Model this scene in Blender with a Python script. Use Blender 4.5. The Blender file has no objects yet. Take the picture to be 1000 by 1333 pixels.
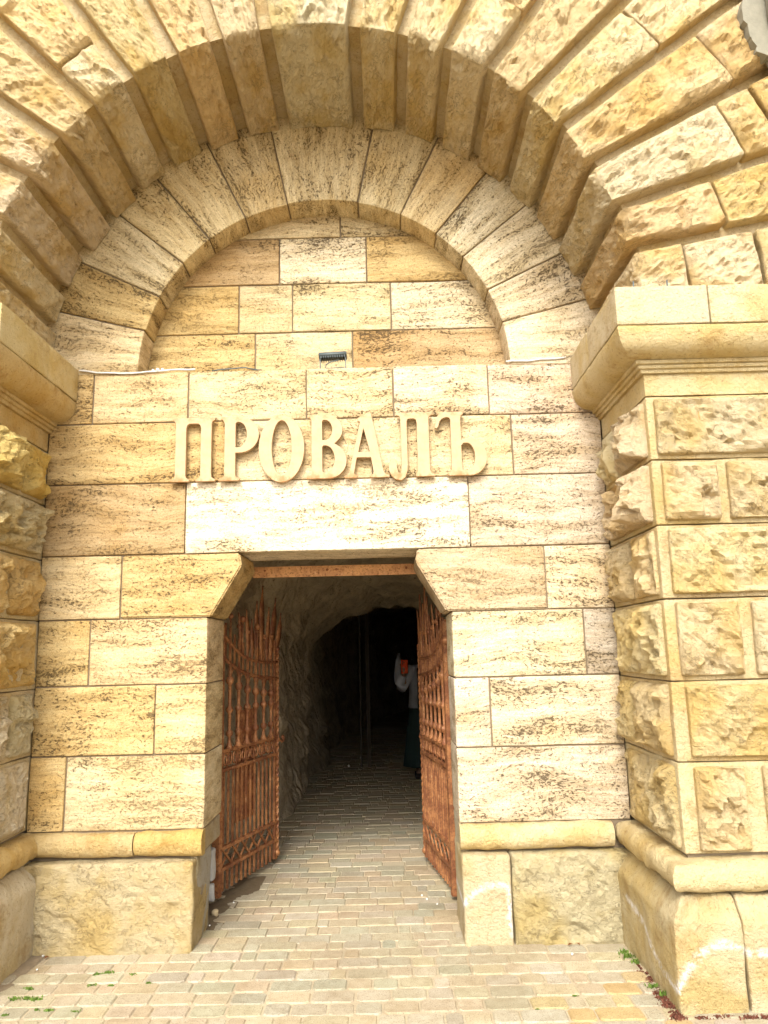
import bpy, bmesh, math, random
import numpy as np
from mathutils import Vector, Matrix

# ------------------------------------------------------------------ camera, world, sun, exposure
S = bpy.context.scene
COL = S.collection
cam_d = bpy.data.cameras.new('camera'); cam = bpy.data.objects.new('camera', cam_d); COL.objects.link(cam)
PITCH, YAW, ROLL = 0.1796, -0.0033, 0.0232
cp, sp, cy, sy = math.cos(PITCH), math.sin(PITCH), math.cos(YAW), math.sin(YAW)
F_ = Vector((sy*cp, cy*cp, sp)); R_ = Vector((cy, -sy, 0)); U_ = R_.cross(F_)
c_, s_ = math.cos(ROLL), math.sin(ROLL)
R2, U2 = c_*R_ - s_*U_, s_*R_ + c_*U_
M = Matrix((R2, U2, -F_)).transposed().to_4x4(); M.translation = Vector((0.377, -4.621, 1.6))
cam.matrix_world = M
cam_d.sensor_fit = 'HORIZONTAL'; cam_d.sensor_width = 36; cam_d.lens = 36*0.99266
cam_d.clip_start = .05; cam_d.clip_end = 500
S.camera = cam

SUN_EL, SUN_AZ = 41, -9      # elevation; azimuth from -Y (towards the viewer's left when negative)
world = bpy.data.worlds.new('World'); S.world = world; world.use_nodes = True
nt = world.node_tree; bg = nt.nodes['Background']
sky = nt.nodes.new('ShaderNodeTexSky'); sky.sky_type = 'NISHITA'; sky.sun_disc = False
sky.sun_elevation = math.radians(SUN_EL); sky.sun_rotation = math.radians(180+SUN_AZ*-1)
sky.dust_density = 4; sky.air_density = 1.0; sky.ozone_density = 1.0
hs = nt.nodes.new('ShaderNodeHueSaturation'); hs.inputs['Saturation'].default_value = .04
nt.links.new(sky.outputs[0], hs.inputs['Color']); nt.links.new(hs.outputs[0], bg.inputs['Color'])
bg.inputs['Strength'].default_value = .15
sd = bpy.data.lights.new('sun', 'SUN'); sun = bpy.data.objects.new('sun', sd); COL.objects.link(sun)
sd.energy = 1.15; sd.angle = math.radians(17); sd.color = (1, .94, .82)
az = math.radians(SUN_AZ); el = math.radians(SUN_EL)
to_sun = Vector((math.sin(az)*math.cos(el), -math.cos(az)*math.cos(el), math.sin(el)))
sun.rotation_euler = to_sun.to_track_quat('Z', 'Y').to_euler(); sun.location = (-6, -12, 20)
S.view_settings.view_transform = 'Standard'; S.view_settings.look = 'None'
S.view_settings.gamma = 1; S.view_settings.use_curve_mapping = False
S.view_settings.exposure = 1.3
S.cycles.max_bounces = 14; S.cycles.diffuse_bounces = 9

# ------------------------------------------------------------------ helpers
rng = random.Random(7)
def _hash(ix, iy, iz, seed):
    h = (ix*374761393 + iy*668265263 + iz*1274126177 + seed*974711) & 0xFFFFFFFF
    h = ((h ^ (h >> 13))*1103515245) & 0xFFFFFFFF
    return ((h ^ (h >> 16)) & 0xFFFFFF)/float(0xFFFFFF)
def vnoise(P, seed=0):
    P = np.asarray(P, float); I = np.floor(P).astype(np.int64); f = P-I; f = f*f*(3-2*f)
    r = 0
    for dx in (0, 1):
        for dy in (0, 1):
            for dz in (0, 1):
                w = (f[:, 0] if dx else 1-f[:, 0])*(f[:, 1] if dy else 1-f[:, 1])*(f[:, 2] if dz else 1-f[:, 2])
                r = r + w*_hash(I[:, 0]+dx, I[:, 1]+dy, I[:, 2]+dz, seed)
    return r*2-1
def fbm(P, scale, octaves=4, seed=0):
    P = np.asarray(P, float)*scale; a = 1; r = 0
    for o in range(octaves):
        r = r + a*vnoise(P*2**o, seed+o*17); a *= .5
    return r/1.9
def sm(x): x = np.clip(x, 0, 1); return x*x*(3-2*x)

def tag(o, label=None, cat=None, group=None, kind=None):
    if label: o['label'] = label
    if cat: o['category'] = cat
    if group: o['group'] = group
    if kind: o['kind'] = kind
    return o
def empty(name, loc=(0, 0, 0), rz=0, **k):
    o = bpy.data.objects.new(name, None); COL.objects.link(o); o.location = loc; o.rotation_euler = (0, 0, rz)
    o.empty_display_size = .1
    return tag(o, **k)
def link(name, me, mat=None, parent=None, color=None, smooth=True, **k):
    if mat and not me.materials: me.materials.append(mat)
    o = bpy.data.objects.new(name, me); COL.objects.link(o)
    if parent: o.parent = parent
    if color: o.color = (*color, 1)
    if smooth: me.shade_smooth()
    return tag(o, **k)
def mesh_np(name, V, Fq, tc=None, attrs=None, sharp=None):
    me = bpy.data.meshes.new(name)
    me.from_pydata(np.asarray(V).tolist(), [], Fq if isinstance(Fq, list) else np.asarray(Fq).tolist())
    if tc is not None:
        a = me.attributes.new('tc', 'FLOAT_VECTOR', 'POINT'); a.data.foreach_set('vector', np.asarray(tc, np.float32).ravel())
    for n, d in (attrs or {}).items():
        a = me.attributes.new(n, 'FLOAT', 'POINT'); a.data.foreach_set('value', np.asarray(d, np.float32))
    me.update()
    return me

def axis_pts(L, r, res):
    n = max(1, int(round((L-2*r)/res)))
    return np.concatenate([[0, .35*r], np.linspace(r, L-r, n+1), [L-.35*r, L]])
def facets(a, b, cell, sd):
    """conchoidal chips: each cell a tilted plane"""
    u, v = a/cell, b/cell; iu, iv = np.floor(u).astype(np.int64), np.floor(v).astype(np.int64)
    best = np.full(a.shape, 9e9); h = np.zeros(a.shape)
    for dx in (-1, 0, 1):
        for dy in (-1, 0, 1):
            cu, cv = iu+dx, iv+dy; z0 = cu*0
            px = cu+_hash(cu, cv, z0, sd); py = cv+_hash(cu, cv, z0+1, sd)
            d = (u-px)**2+((v-py)*1.25)**2; m = d < best
            hh = (_hash(cu, cv, z0+2, sd)-.5)*2 + (u-px)*(_hash(cu, cv, z0+3, sd)-.5)*2.6 + (v-py)*(_hash(cu, cv, z0+4, sd)-.5)*2.6
            h = np.where(m, hh, h); best = np.where(m, d, best)
    return h
def rock_h(a, b, La, Lb, sd, amp, edge):
    """chiselled face: lowest of a few tilted planes, broken up by noise, dying out at the edges"""
    rr = random.Random(sd)
    h = np.full(a.shape, 9.)
    for k in range(9):
        ca, cb = rr.uniform(.1, .9)*La, rr.uniform(.1, .9)*Lb
        t = rr.uniform(0, 2*math.pi); s = rr.uniform(.25, 1.1)*amp/(.22*min(La, Lb)+.06)*.45
        h = np.minimum(h, amp*rr.uniform(.55, 1.0)+s*((a-ca)*math.cos(t)+(b-cb)*math.sin(t)))
    P = np.stack([a, b, np.full(a.shape, sd*.37)], 1)
    Pw = P + .008*np.stack([fbm(P, 9, 2, 5), fbm(P, 9, 2, 6), 0*a], 1)
    n1 = fbm(Pw, 7, 4, sd % 97); n2 = 1-np.abs(fbm(Pw, 16, 3, sd % 89+3))*2
    h = np.clip(h, -.1*amp, 1.2*amp) + amp*(.42*n1 + .13*n2) + 0.34*amp*facets(Pw[:, 0]+.015*n1, Pw[:, 1]+.010*n2, .10, sd) + .16*amp*facets(Pw[:, 0]+.01*n2, Pw[:, 1], .038, sd+5)
    d = np.minimum(np.minimum(a, La-a), np.minimum(b, Lb-b))
    d = d + .012*fbm(P, 22, 2, 11)
    return h*sm(d/edge)
def rough_box(x0, x1, y0, y1, z0, z1, r=.008, res=.06, amp=.0015, seed=0, rock=None, warp=None, tcf=None, sal=None, nscale=6, skip=()):
    """closed box with rounded, slightly worn edges; rock = {face: (amp, edge)} makes a face rock-faced"""
    L = np.array([x1-x0, y1-y0, z1-z0]); O = np.array([x0, y0, z0])
    r = min(r, L.min()*.3)
    ax = [axis_pts(L[i], r, res) for i in range(3)]
    Vs, Fs, off = [], [], 0
    for a in range(3):
        b, c = (a+1) % 3, (a+2) % 3
        for side in (0, 1):
            if (a, side) in skip: continue
            B, C = np.meshgrid(ax[b], ax[c], indexing='ij'); nb, nc = B.shape
            P = np.zeros((nb*nc, 3)); P[:, a] = side*L[a]; P[:, b] = B.ravel(); P[:, c] = C.ravel()
            i = np.arange(nb*nc).reshape(nb, nc)
            q = np.stack([i[:-1, :-1], i[1:, :-1], i[1:, 1:], i[:-1, 1:]], -1).reshape(-1, 4)
            if not side: q = q[:, ::-1]
            Vs.append(P); Fs.append(q+off); off += len(P)
    P = np.concatenate(Vs); Fq = np.concatenate(Fs)
    key = np.round(P*1e5).astype(np.int64); _, idx, inv = np.unique(key, axis=0, return_index=True, return_inverse=True)
    P = P[idx]; Fq = inv.ravel()[Fq]
    q = np.clip(P, r, L-r); N = P-q; nl = np.linalg.norm(N, axis=1, keepdims=True); N = N/np.maximum(nl, 1e-9)
    Q = q + N*r
    W = Q+O
    d = amp*fbm(W+seed*3.1, nscale, 4, seed % 50)*1.6
    Q = Q + N*d[:, None]
    # small wobble of the outline
    Q = Q + amp*.8*np.stack([fbm(W+9.1+seed, 3, 2, 1), fbm(W+5.7+seed, 3, 2, 2), fbm(W+2.3+seed, 3, 2, 3)], 1)
    for (a, side), (am, edge) in (rock or {}).items():
        m = np.abs(P[:, a]-side*L[a]) < 1e-6
        b, c = (a+1) % 3, (a+2) % 3
        hh = rock_h(P[m, b], P[m, c], L[b], L[c], seed*7+a*3+side, am, edge)
        Q[m, a] += (1 if side else -1)*hh
    W = Q+O
    tc = W.copy() if tcf is None else tcf(W)
    attrs = {'salt': sal(W)} if sal else None
    if warp: W = warp(W)
    tc = tc + np.array([seed*1.37 % 31, seed*2.71 % 37, seed*.77 % 29])
    return W, Fq, tc, attrs
def rbox(name, parent, mat, *a, color=(.5, .4, .25), smooth=True, label=None, kind=None, **k):
    W, Fq, tc, at = rough_box(*a, **k)
    return link(name, mesh_np(name, W, Fq, tc, at), mat, parent, color, smooth and mat is not ROCK, label=label, kind=kind)

def simple_box(bm, x0, x1, y0, y1, z0, z1, M=None):
    vs = [bm.verts.new((x, y, z)) for z in (z0, z1) for y in (y0, y1) for x in (x0, x1)]
    for f in ((0, 2, 3, 1), (4, 5, 7, 6), (0, 1, 5, 4), (2, 6, 7, 3), (0, 4, 6, 2), (1, 3, 7, 5)): bm.faces.new([vs[i] for i in f])
    if M: bmesh.ops.transform(bm, matrix=M, verts=vs)
    return vs
def tube(bm, pts, rad, n=8, closed=False, flat=1.0):
    """round bar through points; rad a number or list; flat squeezes it in local y"""
    pts = [Vector(p) for p in pts]; rings = []
    up = Vector((0, 1, 0))
    for i, p in enumerate(pts):
        if closed: t = pts[(i+1) % len(pts)]-pts[i-1]
        else: t = pts[min(i+1, len(pts)-1)]-pts[max(i-1, 0)]
        t.normalize()
        a = t.cross(up)
        if a.length < .05: a = t.cross(Vector((1, 0, 0)))
        a.normalize(); b = t.cross(a).normalized()
        r = rad[i] if isinstance(rad, (list, tuple)) else rad
        rings.append([bm.verts.new(p + a*r*math.cos(2*math.pi*(k+.5)/n) + b*r*flat*math.sin(2*math.pi*(k+.5)/n)) for k in range(n)])
    m = len(rings)
    for i in range(m if closed else m-1):
        A, B = rings[i], rings[(i+1) % m]
        for k in range(n): bm.faces.new((A[k], A[(k+1) % n], B[(k+1) % n], B[k]))
    if not closed:
        bm.faces.new(rings[0][::-1]); bm.faces.new(rings[-1])
def ball(bm, c, r, seg=10, ring=6):
    bmesh.ops.create_uvsphere(bm, u_segments=seg, v_segments=ring, radius=r, matrix=Matrix.Translation(c))
def done(bm, name, mat, parent=None, color=None, smooth=True, **k):
    bmesh.ops.recalc_face_normals(bm, faces=bm.faces)
    me = bpy.data.meshes.new(name); bm.to_mesh(me); bm.free()
    return link(name, me, mat, parent, color, smooth, **k)
def autosmooth(o, ang=35):
    me = o.data
    me.set_sharp_from_angle(angle=math.radians(ang)); return o

# ------------------------------------------------------------------ materials
class N:
    def __init__(s, name, rough=.9):
        s.m = bpy.data.materials.new(name); s.m.use_nodes = True; s.t = s.m.node_tree
        s.b = s.t.nodes['Principled BSDF']; s.b.inputs['Roughness'].default_value = rough
        s.b.inputs['Specular IOR Level'].default_value = .25
    def n(s, t, **k):
        x = s.t.nodes.new(t)
        for a, v in k.items(): setattr(x, a, v)
        return x
    def l(s, a, b): s.t.links.new(a, b)
    def vec(s, src, sc):
        m = s.n('ShaderNodeMapping'); m.inputs['Scale'].default_value = sc; s.l(src, m.inputs[0]); return m.outputs[0]
    def noise(s, v, scale, detail=4, rough=.55, dist=0):
        x = s.n('ShaderNodeTexNoise'); x.inputs['Scale'].default_value = scale; x.inputs['Detail'].default_value = detail
        x.inputs['Roughness'].default_value = rough; x.inputs['Distortion'].default_value = dist
        s.l(v, x.inputs['Vector']); return x.outputs['Fac']
    def vor(s, v, scale, feat='F1', rnd=1):
        x = s.n('ShaderNodeTexVoronoi', feature=feat); x.inputs['Scale'].default_value = scale; x.inputs['Randomness'].default_value = rnd
        s.l(v, x.inputs['Vector']); return x
    def ramp(s, f, a, b, lo=0, hi=1, smooth=True):
        x = s.n('ShaderNodeMapRange', interpolation_type='SMOOTHSTEP' if smooth else 'LINEAR')
        x.inputs[1].default_value = a; x.inputs[2].default_value = b; x.inputs[3].default_value = lo; x.inputs[4].default_value = hi
        s.l(f, x.inputs[0]); return x.outputs[0]
    def math(s, op, a, b=None):
        x = s.n('ShaderNodeMath', operation=op)
        for i, v in enumerate((a, b)):
            if v is None: continue
            if isinstance(v, (int, float)): x.inputs[i].default_value = v
            else: s.l(v, x.inputs[i])
        return x.outputs[0]
    def mix(s, f, a, b, mode='MIX'):
        x = s.n('ShaderNodeMix', data_type='RGBA', blend_type=mode)
        for i, v in ((0, f), (6, a), (7, b)):
            if isinstance(v, (int, float)): x.inputs[i].default_value = v
            elif isinstance(v, tuple): x.inputs[i].default_value = (*v, 1)
            else: s.l(v, x.inputs[i])
        return x.outputs[2]
    def bump(s, h, strength, dist, prev=None):
        x = s.n('ShaderNodeBump'); x.inputs['Strength'].default_value = strength; x.inputs['Distance'].default_value = dist
        s.l(h, x.inputs['Height'])
        if prev: s.l(prev, x.inputs['Normal'])
        return x.outputs[0]
    def col(s): return s.n('ShaderNodeObjectInfo').outputs['Color']
    def tc(s): 
        x = s.n('ShaderNodeAttribute'); x.attribute_name = 'tc'; return x.outputs['Vector']
    def obj(s): return s.n('ShaderNodeTexCoord').outputs['Object']
    def fin(s, c, nrm=None, rough=None):
        if isinstance(c, tuple): s.b.inputs['Base Color'].default_value = (*c, 1)
        else: s.l(c, s.b.inputs['Base Color'])
        if nrm: s.l(nrm, s.b.inputs['Normal'])
        if rough: s.l(rough, s.b.inputs['Roughness'])
        return s.m

def m_travertine():
    s = N('travertine', .92); v = s.tc(); c = s.col()
    warp = s.n('ShaderNodeVectorMath', operation='ADD')
    nz = s.n('ShaderNodeTexNoise'); nz.inputs['Scale'].default_value = 2.2; nz.inputs['Detail'].default_value = 3; s.l(v, nz.inputs['Vector'])
    sc = s.n('ShaderNodeVectorMath', operation='SCALE'); s.l(nz.outputs['Color'], sc.inputs[0]); sc.inputs['Scale'].default_value = .14
    s.l(v, warp.inputs[0]); s.l(sc.outputs[0], warp.inputs[1]); w = warp.outputs[0]
    band = s.noise(s.vec(w, (1.6, 3, 11)), 1, 6, .66)
    layer = s.noise(s.vec(w, (7, 12, 75)), 1, 4, .6)
    blotch = s.noise(v, 3.1, 4, .6)
    zone = s.math('ADD', s.ramp(band, .42, .68), s.math('MULTIPLY', s.ramp(blotch, .5, .7), .55))
    p1 = s.noise(s.vec(w, (40, 40, 70)), 1, 4, .72)
    p2 = s.noise(s.vec(w, (48, 48, 92)), 1, 5, .78)
    p3 = s.noise(s.vec(w, (14, 14, 50)), 1, 4, .7)
    thr = s.math('SUBTRACT', .658, s.math('MULTIPLY', zone, .070))
    m1 = s.ramp(s.math('SUBTRACT', p1, thr), 0, .035)
    m2 = s.ramp(s.math('SUBTRACT', p2, s.math('SUBTRACT', .622, s.math('MULTIPLY', zone, .085))), 0, .025)
    m3 = s.ramp(s.math('SUBTRACT', p3, s.math('SUBTRACT', .70, s.math('MULTIPLY', zone, .05))), 0, .03)
    rnd = s.n('ShaderNodeObjectInfo').outputs['Random']
    pit = s.math('MAXIMUM', s.math('MAXIMUM', s.math('MULTIPLY', m1, .9), s.math('MULTIPLY', m2, .9)), m3)
    pit = s.math('MULTIPLY', pit, s.ramp(s.math('ADD', s.noise(v, 2.6, 3, .6), s.math('MULTIPLY', s.math('SUBTRACT', rnd, .5), .34)), .30, .50, .45, 1))
    grain = s.noise(v, 190, 2, .6)
    tone = s.math('ADD', s.ramp(layer, .3, .7, .80, 1.16, False), s.ramp(grain, .3, .7, -.16, .16, False))
    c1 = s.mix(1, c, s.mix(s.ramp(band, .35, .65), (1.10, 1.09, 1.08), (.80, .72, .58)), 'MULTIPLY')
    c1 = s.mix(s.ramp(s.noise(v, 1.7, 3, .6), .52, .72, 0, .55), c1, s.mix(1, c, (.88, .72, .45), 'MULTIPLY'))
    tn = s.n('ShaderNodeCombineColor'); [s.l(tone, tn.inputs[i]) for i in range(3)]
    c2 = s.mix(1, c1, tn.outputs[0], 'MULTIPLY')
    c2 = s.mix(s.math('MULTIPLY', s.ramp(s.noise(v, 6.5, 5, .75), .54, .66), s.ramp(rnd, .1, .9, .0, .32)), c2, s.mix(1, c2, (.74, .62, .46), 'MULTIPLY'))
    c2 = s.mix(s.ramp(s.noise(s.vec(w, (1, 1, 2)), 28, 5, .8), .56, .66, 0, .6), c2, s.mix(1, c2, (1.25, 1.28, 1.35), 'MULTIPLY'))
    fine = s.ramp(s.noise(s.vec(w, (1, 1, 1.6)), 70, 5, .8), .52, .62, 0, .7)
    c2 = s.mix(fine, c2, s.mix(1, c2, (.55, .47, .38), 'MULTIPLY'))
    c3 = s.mix(s.math('MULTIPLY', pit, .88), c2, (.07, .045, .024))
    h = s.math('ADD', s.math('MULTIPLY', pit, -1.0), s.math('MULTIPLY', layer, .35))
    h = s.math('ADD', h, s.math('MULTIPLY', grain, .10))
    h2 = s.noise(v, 9, 5, .6)
    nb = s.bump(h2, .6, .014); nb = s.bump(h, 1, .010, nb)
    return s.fin(c3, nb)
def m_rock(name='rock_faced_limestone', rugged=1.0):
    s = N(name, .93); v = s.tc(); c = s.col()
    big = s.noise(v, 2.3, 4, .6); med = s.noise(s.vec(v, (1, 1, 1.5)), 9, 6, .68, .1); gr = s.noise(v, 120, 3, .65)
    vo = s.vor(s.vec(v, (1, 1.3, .8)), 15, 'F1'); vo2 = s.vor(v, 42, 'F1')
    c1 = s.mix(s.ramp(big, .42, .66), s.mix(1, c, (1.1, 1.1, 1.12), 'MULTIPLY'), s.mix(1, c, (.97, .86, .60), 'MULTIPLY'))
    c1 = s.mix(s.ramp(med, .5, .75, 0, .5), c1, s.mix(1, c, (.88, .74, .48), 'MULTIPLY'))
    c1 = s.mix(s.ramp(s.noise(v, 5, 4, .7), .60, .70, 0, .55), c1, s.mix(1, c, (1.16, 1.14, 1.18), 'MULTIPLY'))
    dots = s.ramp(s.noise(v, 48, 5, .8), .57, .67, 0, .5)
    c1 = s.mix(dots, c1, s.mix(1, c1, (.42, .33, .22), 'MULTIPLY'))
    crk = s.noise(s.vec(v, (1, 1, 1.9)), 8, 6, .68, .25)
    crack = s.ramp(s.math('ABSOLUTE', s.math('SUBTRACT', crk, .5)), 0, .014, 1, 0)
    crack = s.math('MULTIPLY', crack, s.ramp(s.noise(v, 6, 2), .44, .56))
    c1 = s.mix(s.math('MULTIPLY', crack, .55), c1, (.16, .10, .05))
    at = s.n('ShaderNodeAttribute'); at.attribute_name = 'salt'
    sl = s.math('MULTIPLY', at.outputs['Fac'], s.ramp(s.noise(v, 34, 4, .7), .36, .58))
    c1 = s.mix(sl, c1, (.72, .69, .66))
    h = s.math('ADD', s.math('MULTIPLY', med, .9), s.math('MULTIPLY', vo.outputs['Distance'], .55*rugged))
    h = s.math('SUBTRACT', h, s.math('MULTIPLY', crack, .25))
    hf = s.math('ADD', s.math('MULTIPLY', gr, .25), s.math('MULTIPLY', s.math('ABSOLUTE', s.math('SUBTRACT', s.noise(s.vec(v, (1, 1, 1.5)), 26, 5, .75, .1), .5)), 3.0))
    nb = s.bump(h, 1*rugged, .034); nb = s.bump(hf, 1, .014, nb)
    return s.fin(c1, nb)
def m_dressed():
    s = N('dressed_limestone', .9); v = s.tc(); c = s.col()
    big = s.noise(v, 2.6, 5, .62); gr = s.noise(v, 130, 3, .65)
    c1 = s.mix(s.ramp(big, .42, .66), s.mix(1, c, (1.08, 1.08, 1.1), 'MULTIPLY'), s.mix(1, c, (.96, .86, .62), 'MULTIPLY'))
    c1 = s.mix(s.ramp(s.noise(v, 4.5, 6, .75), .52, .68, 0, .75), c1, s.mix(1, c, (.74, .60, .42), 'MULTIPLY'))
    dots = s.ramp(s.noise(v, 62, 5, .8), .56, .66, 0, .65)
    c1 = s.mix(dots, c1, s.mix(1, c1, (.42, .33, .22), 'MULTIPLY'))
    at = s.n('ShaderNodeAttribute'); at.attribute_name = 'salt'
    sl = s.math('MULTIPLY', at.outputs['Fac'], s.ramp(s.noise(v, 34, 4, .7), .36, .58))
    c1 = s.mix(sl, c1, (.74, .71, .68))
    nb = s.bump(s.noise(v, 13, 6, .72), 1, .03); nb = s.bump(s.noise(v, 60, 4, .7), 1, .012, nb)
    return s.fin(c1, nb)
def m_mortar():
    s = N('mortar', .95); v = s.obj(); c = s.col()
    c1 = s.mix(s.noise(v, 14, 4), s.mix(1, c, (.7, .65, .6), 'MULTIPLY'), c)
    return s.fin(c1, s.bump(s.noise(v, 60, 4), .6, .006))
def m_paver():
    s = N('paver', .88); v0 = s.obj(); c = s.col()
    add = s.n('ShaderNodeVectorMath', operation='ADD'); oi = s.n('ShaderNodeObjectInfo')
    s.l(v0, add.inputs[0]); s.l(oi.outputs['Location'], add.inputs[1]); v = add.outputs[0]
    g = s.noise(v, 170, 2, .7); g2 = s.noise(v, 18, 4, .6)
    c1 = s.mix(s.ramp(g, .56, .66, 0, .75), c, (.16, .13, .09))
    c1 = s.mix(s.ramp(g, .30, .40, .5, 0), c1, (.62, .56, .45))
    c1 = s.mix(s.ramp(g2, .4, .7, 0, .4), c1, s.mix(1, c1, (.7, .64, .55), 'MULTIPLY'))
    c1 = s.mix(s.ramp(s.noise(v, 1.5, 5, .7), .42, .66, 0, .6), c1, s.mix(1, c1, (.72, .66, .58), 'MULTIPLY'))
    return s.fin(c1, s.bump(s.math('ADD', g, s.math('MULTIPLY', g2, 2.)), .5, .004))
def m_paverfield():
    s = N('paver_field', .88); v = s.obj()
    a = s.n('ShaderNodeAttribute'); a.attribute_name = 'pc'; a.attribute_type = 'GEOMETRY'; c = a.outputs['Color']
    g = s.noise(v, 170, 2, .7); g2 = s.noise(v, 18, 4, .6)
    c1 = s.mix(s.ramp(g, .56, .66, 0, .75), c, (.16, .13, .09))
    c1 = s.mix(s.ramp(g, .30, .40, .5, 0), c1, (.62, .56, .45))
    return s.fin(c1, s.bump(s.math('ADD', g, s.math('MULTIPLY', g2, 2.)), .5, .004))
def m_sand():
    s = N('joint_sand', .95); v = s.obj()
    c = s.mix(s.ramp(s.noise(v, 1.6, 4, .6), .4, .65), (.46, .38, .255), (.36, .29, .19))
    c = s.mix(s.ramp(s.noise(v, 90, 3), .55, .7, 0, .5), c, (.14, .10, .06))
    return s.fin(c, s.bump(s.noise(v, 120, 4), .5, .004))
def m_rust(name='rusty_iron', ca=(.22, .078, .030), cb=(.43, .185, .068)):
    s = N(name, .62); v = s.obj()
    n1 = s.noise(v, 9, 5, .7); n2 = s.noise(v, 60, 4, .7)
    c = s.mix(s.ramp(n1, .40, .60), ca, cb)
    c = s.mix(s.ramp(n2, .5, .66, 0, .75), c, (.14, .05, .025))
    c = s.mix(s.ramp(s.noise(v, 24, 3), .62, .70, 0, .5), c, (.66, .38, .19))
    s.b.inputs['Metallic'].default_value = .25; s.b.inputs['Specular IOR Level'].default_value = .45
    return s.fin(c, s.bump(n2, .35, .003), s.ramp(n2, .3, .7, .42, .8))
def m_tunnel():
    s = N('tunnel_rock', .95); v = s.obj()
    n1 = s.noise(v, 2.2, 6, .6, .8)
    w = s.n('ShaderNodeTexWave', wave_type='BANDS', bands_direction='DIAGONAL'); w.inputs['Scale'].default_value = 3.2
    w.inputs['Distortion'].default_value = 9; w.inputs['Detail'].default_value = 4; w.inputs['Detail Scale'].default_value = 1.3; s.l(v, w.inputs['Vector'])
    c = s.mix(s.ramp(n1, .35, .65), (.54, .45, .31), (.38, .31, .21))
    c = s.mix(s.ramp(s.noise(v, 30, 4, .7), .55, .7, 0, .6), c, (.05, .04, .03))
    h = s.math('ADD', s.math('MULTIPLY', w.outputs['Fac'], .2), s.math('MULTIPLY', n1, 1.2))
    nb = s.bump(h, .9, .05); nb = s.bump(s.noise(v, 26, 5, .65), .7, .02, nb)
    return s.fin(c, nb)
def m_plain(name, c, rough=.6, var=.2, sc=30, metal=0, bump=.15):
    s = N(name, rough); v = s.obj(); s.b.inputs['Metallic'].default_value = metal
    dk = tuple(x*(1-var) for x in c)
    return s.fin(s.mix(s.noise(v, sc, 4, .6), dk, tuple(min(1, x*(1+var*.5)) for x in c)), s.bump(s.noise(v, sc*3, 3), bump, .003))
def m_letter():
    s = N('painted_letter', .5); v = s.obj()
    sep = s.n('ShaderNodeSeparateXYZ'); s.l(v, sep.inputs[0])
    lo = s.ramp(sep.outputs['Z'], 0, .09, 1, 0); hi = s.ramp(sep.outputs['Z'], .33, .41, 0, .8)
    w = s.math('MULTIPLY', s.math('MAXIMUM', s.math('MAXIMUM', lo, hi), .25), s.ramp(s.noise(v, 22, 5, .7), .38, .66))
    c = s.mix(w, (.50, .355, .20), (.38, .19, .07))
    return s.fin(c, s.bump(s.noise(v, 60, 3), .12, .002))

TRAV, ROCK, DRESS, MORT = m_travertine(), m_rock(), m_dressed(), m_mortar()
PAV, PAVF, SAND, RUST, TUN = m_paver(), m_paverfield(), m_sand(), m_rust(), m_tunnel()
BEAM = m_rust('orange_rusty_iron', (.46, .22, .085), (.60, .31, .12))
LET = m_letter()
WHITE = (.60, .51, .36); CREAM = (.56, .44, .25); OCHRE = (.50, .37, .175); BROWN = (.42, .30, .16)
PINK = (.55, .455, .34); GREY = (.41, .36, .27); SAND_C = (.54, .44, .27)
Y1 = (.55, .43, .22); Y2 = (.57, .46, .26); Y3 = (.53, .40, .18)
def jit(c, a=.05, r=rng):
    k = 1+r.uniform(-a, a); return tuple(x*k*(1+r.uniform(-a, a)*.4) for x in c)

# ------------------------------------------------------------------ numbers of the place (metres; X 0 = axis of the arch, Y 0 = face of the wall)
ZS = 3.368; RI, RO = 1.19, 1.75; D = .81; XC = 1.74
Z = [3.384, 3.047, 2.655, 2.209, 1.822, 1.431, 1.031, .614]
JL, JR = -.712, .750
G = .0038           # half joint
seed = [11]
def ns(): seed[0] += 1; return seed[0]

# ------------------------------------------------------------------ entrance wall
wall = empty('entrance_wall', label='flat wall of pitted travertine blocks around the dark doorway, under the lettering', cat='wall')
def mortar_box(name, parent, x0, x1, y0, y1, z0, z1, color=(.30, .24, .16)):
    bm = bmesh.new(); simple_box(bm, x0, x1, y0, y1, z0, z1)
    return done(bm, name, MORT, parent, color, smooth=False)
def wstone(x0, x1, z0, z1, col, y1=.14, proud=None, name='wall_stone', parent=wall, y0=0, **k):
    pr = rng.uniform(-.003, .004) if proud is None else proud
    return rbox(name, parent, TRAV, x0+G, x1-G, y0-pr, y1, z0+G, z1-G, r=.007, res=.055, amp=.0022, seed=ns(), color=jit(col, .04), **k)
E_ = 1.738
rows = [
 (3.047, 3.384, [(-E_, -1.469, OCHRE), (-1.469, -.864, CREAM), (-.864, -.113, SAND_C), (-.113, .438, SAND_C), (.438, 1.041, WHITE), (1.041, E_, PINK)]),
 (2.655, 3.047, [(-E_, -.605, OCHRE), (-.605, .30, SAND_C), (.30, 1.173, SAND_C), (1.173, E_, PINK)]),
 (2.209, 2.655, [(-E_, -.862, BROWN), (.887, E_, PINK)]),
 (1.822, 2.209, [(-E_, -1.244, CREAM), (1.332, E_, WHITE)]),
 (1.431, 1.822, [(-E_, -1.42, OCHRE), (-1.42, JL, CREAM), (JR, 1.543, WHITE), (1.543, E_, GREY)]),
 (1.031, 1.431, [(-E_, -1.017, OCHRE), (-1.017, JL, CREAM), (JR, .962, PINK), (.962, E_, WHITE)]),
 (.614, 1.031, [(-E_, -1.525, OCHRE), (-1.525, JL, SAND_C), (JR, E_, PINK)]),
]
for z0, z1, st in rows:
    for x0, x1, c in st:
        jamb = (x1 == JL or x0 == JR)
        wstone(x0, x1, z0, z1, c, y1=.47 if jamb else .14)
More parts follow.
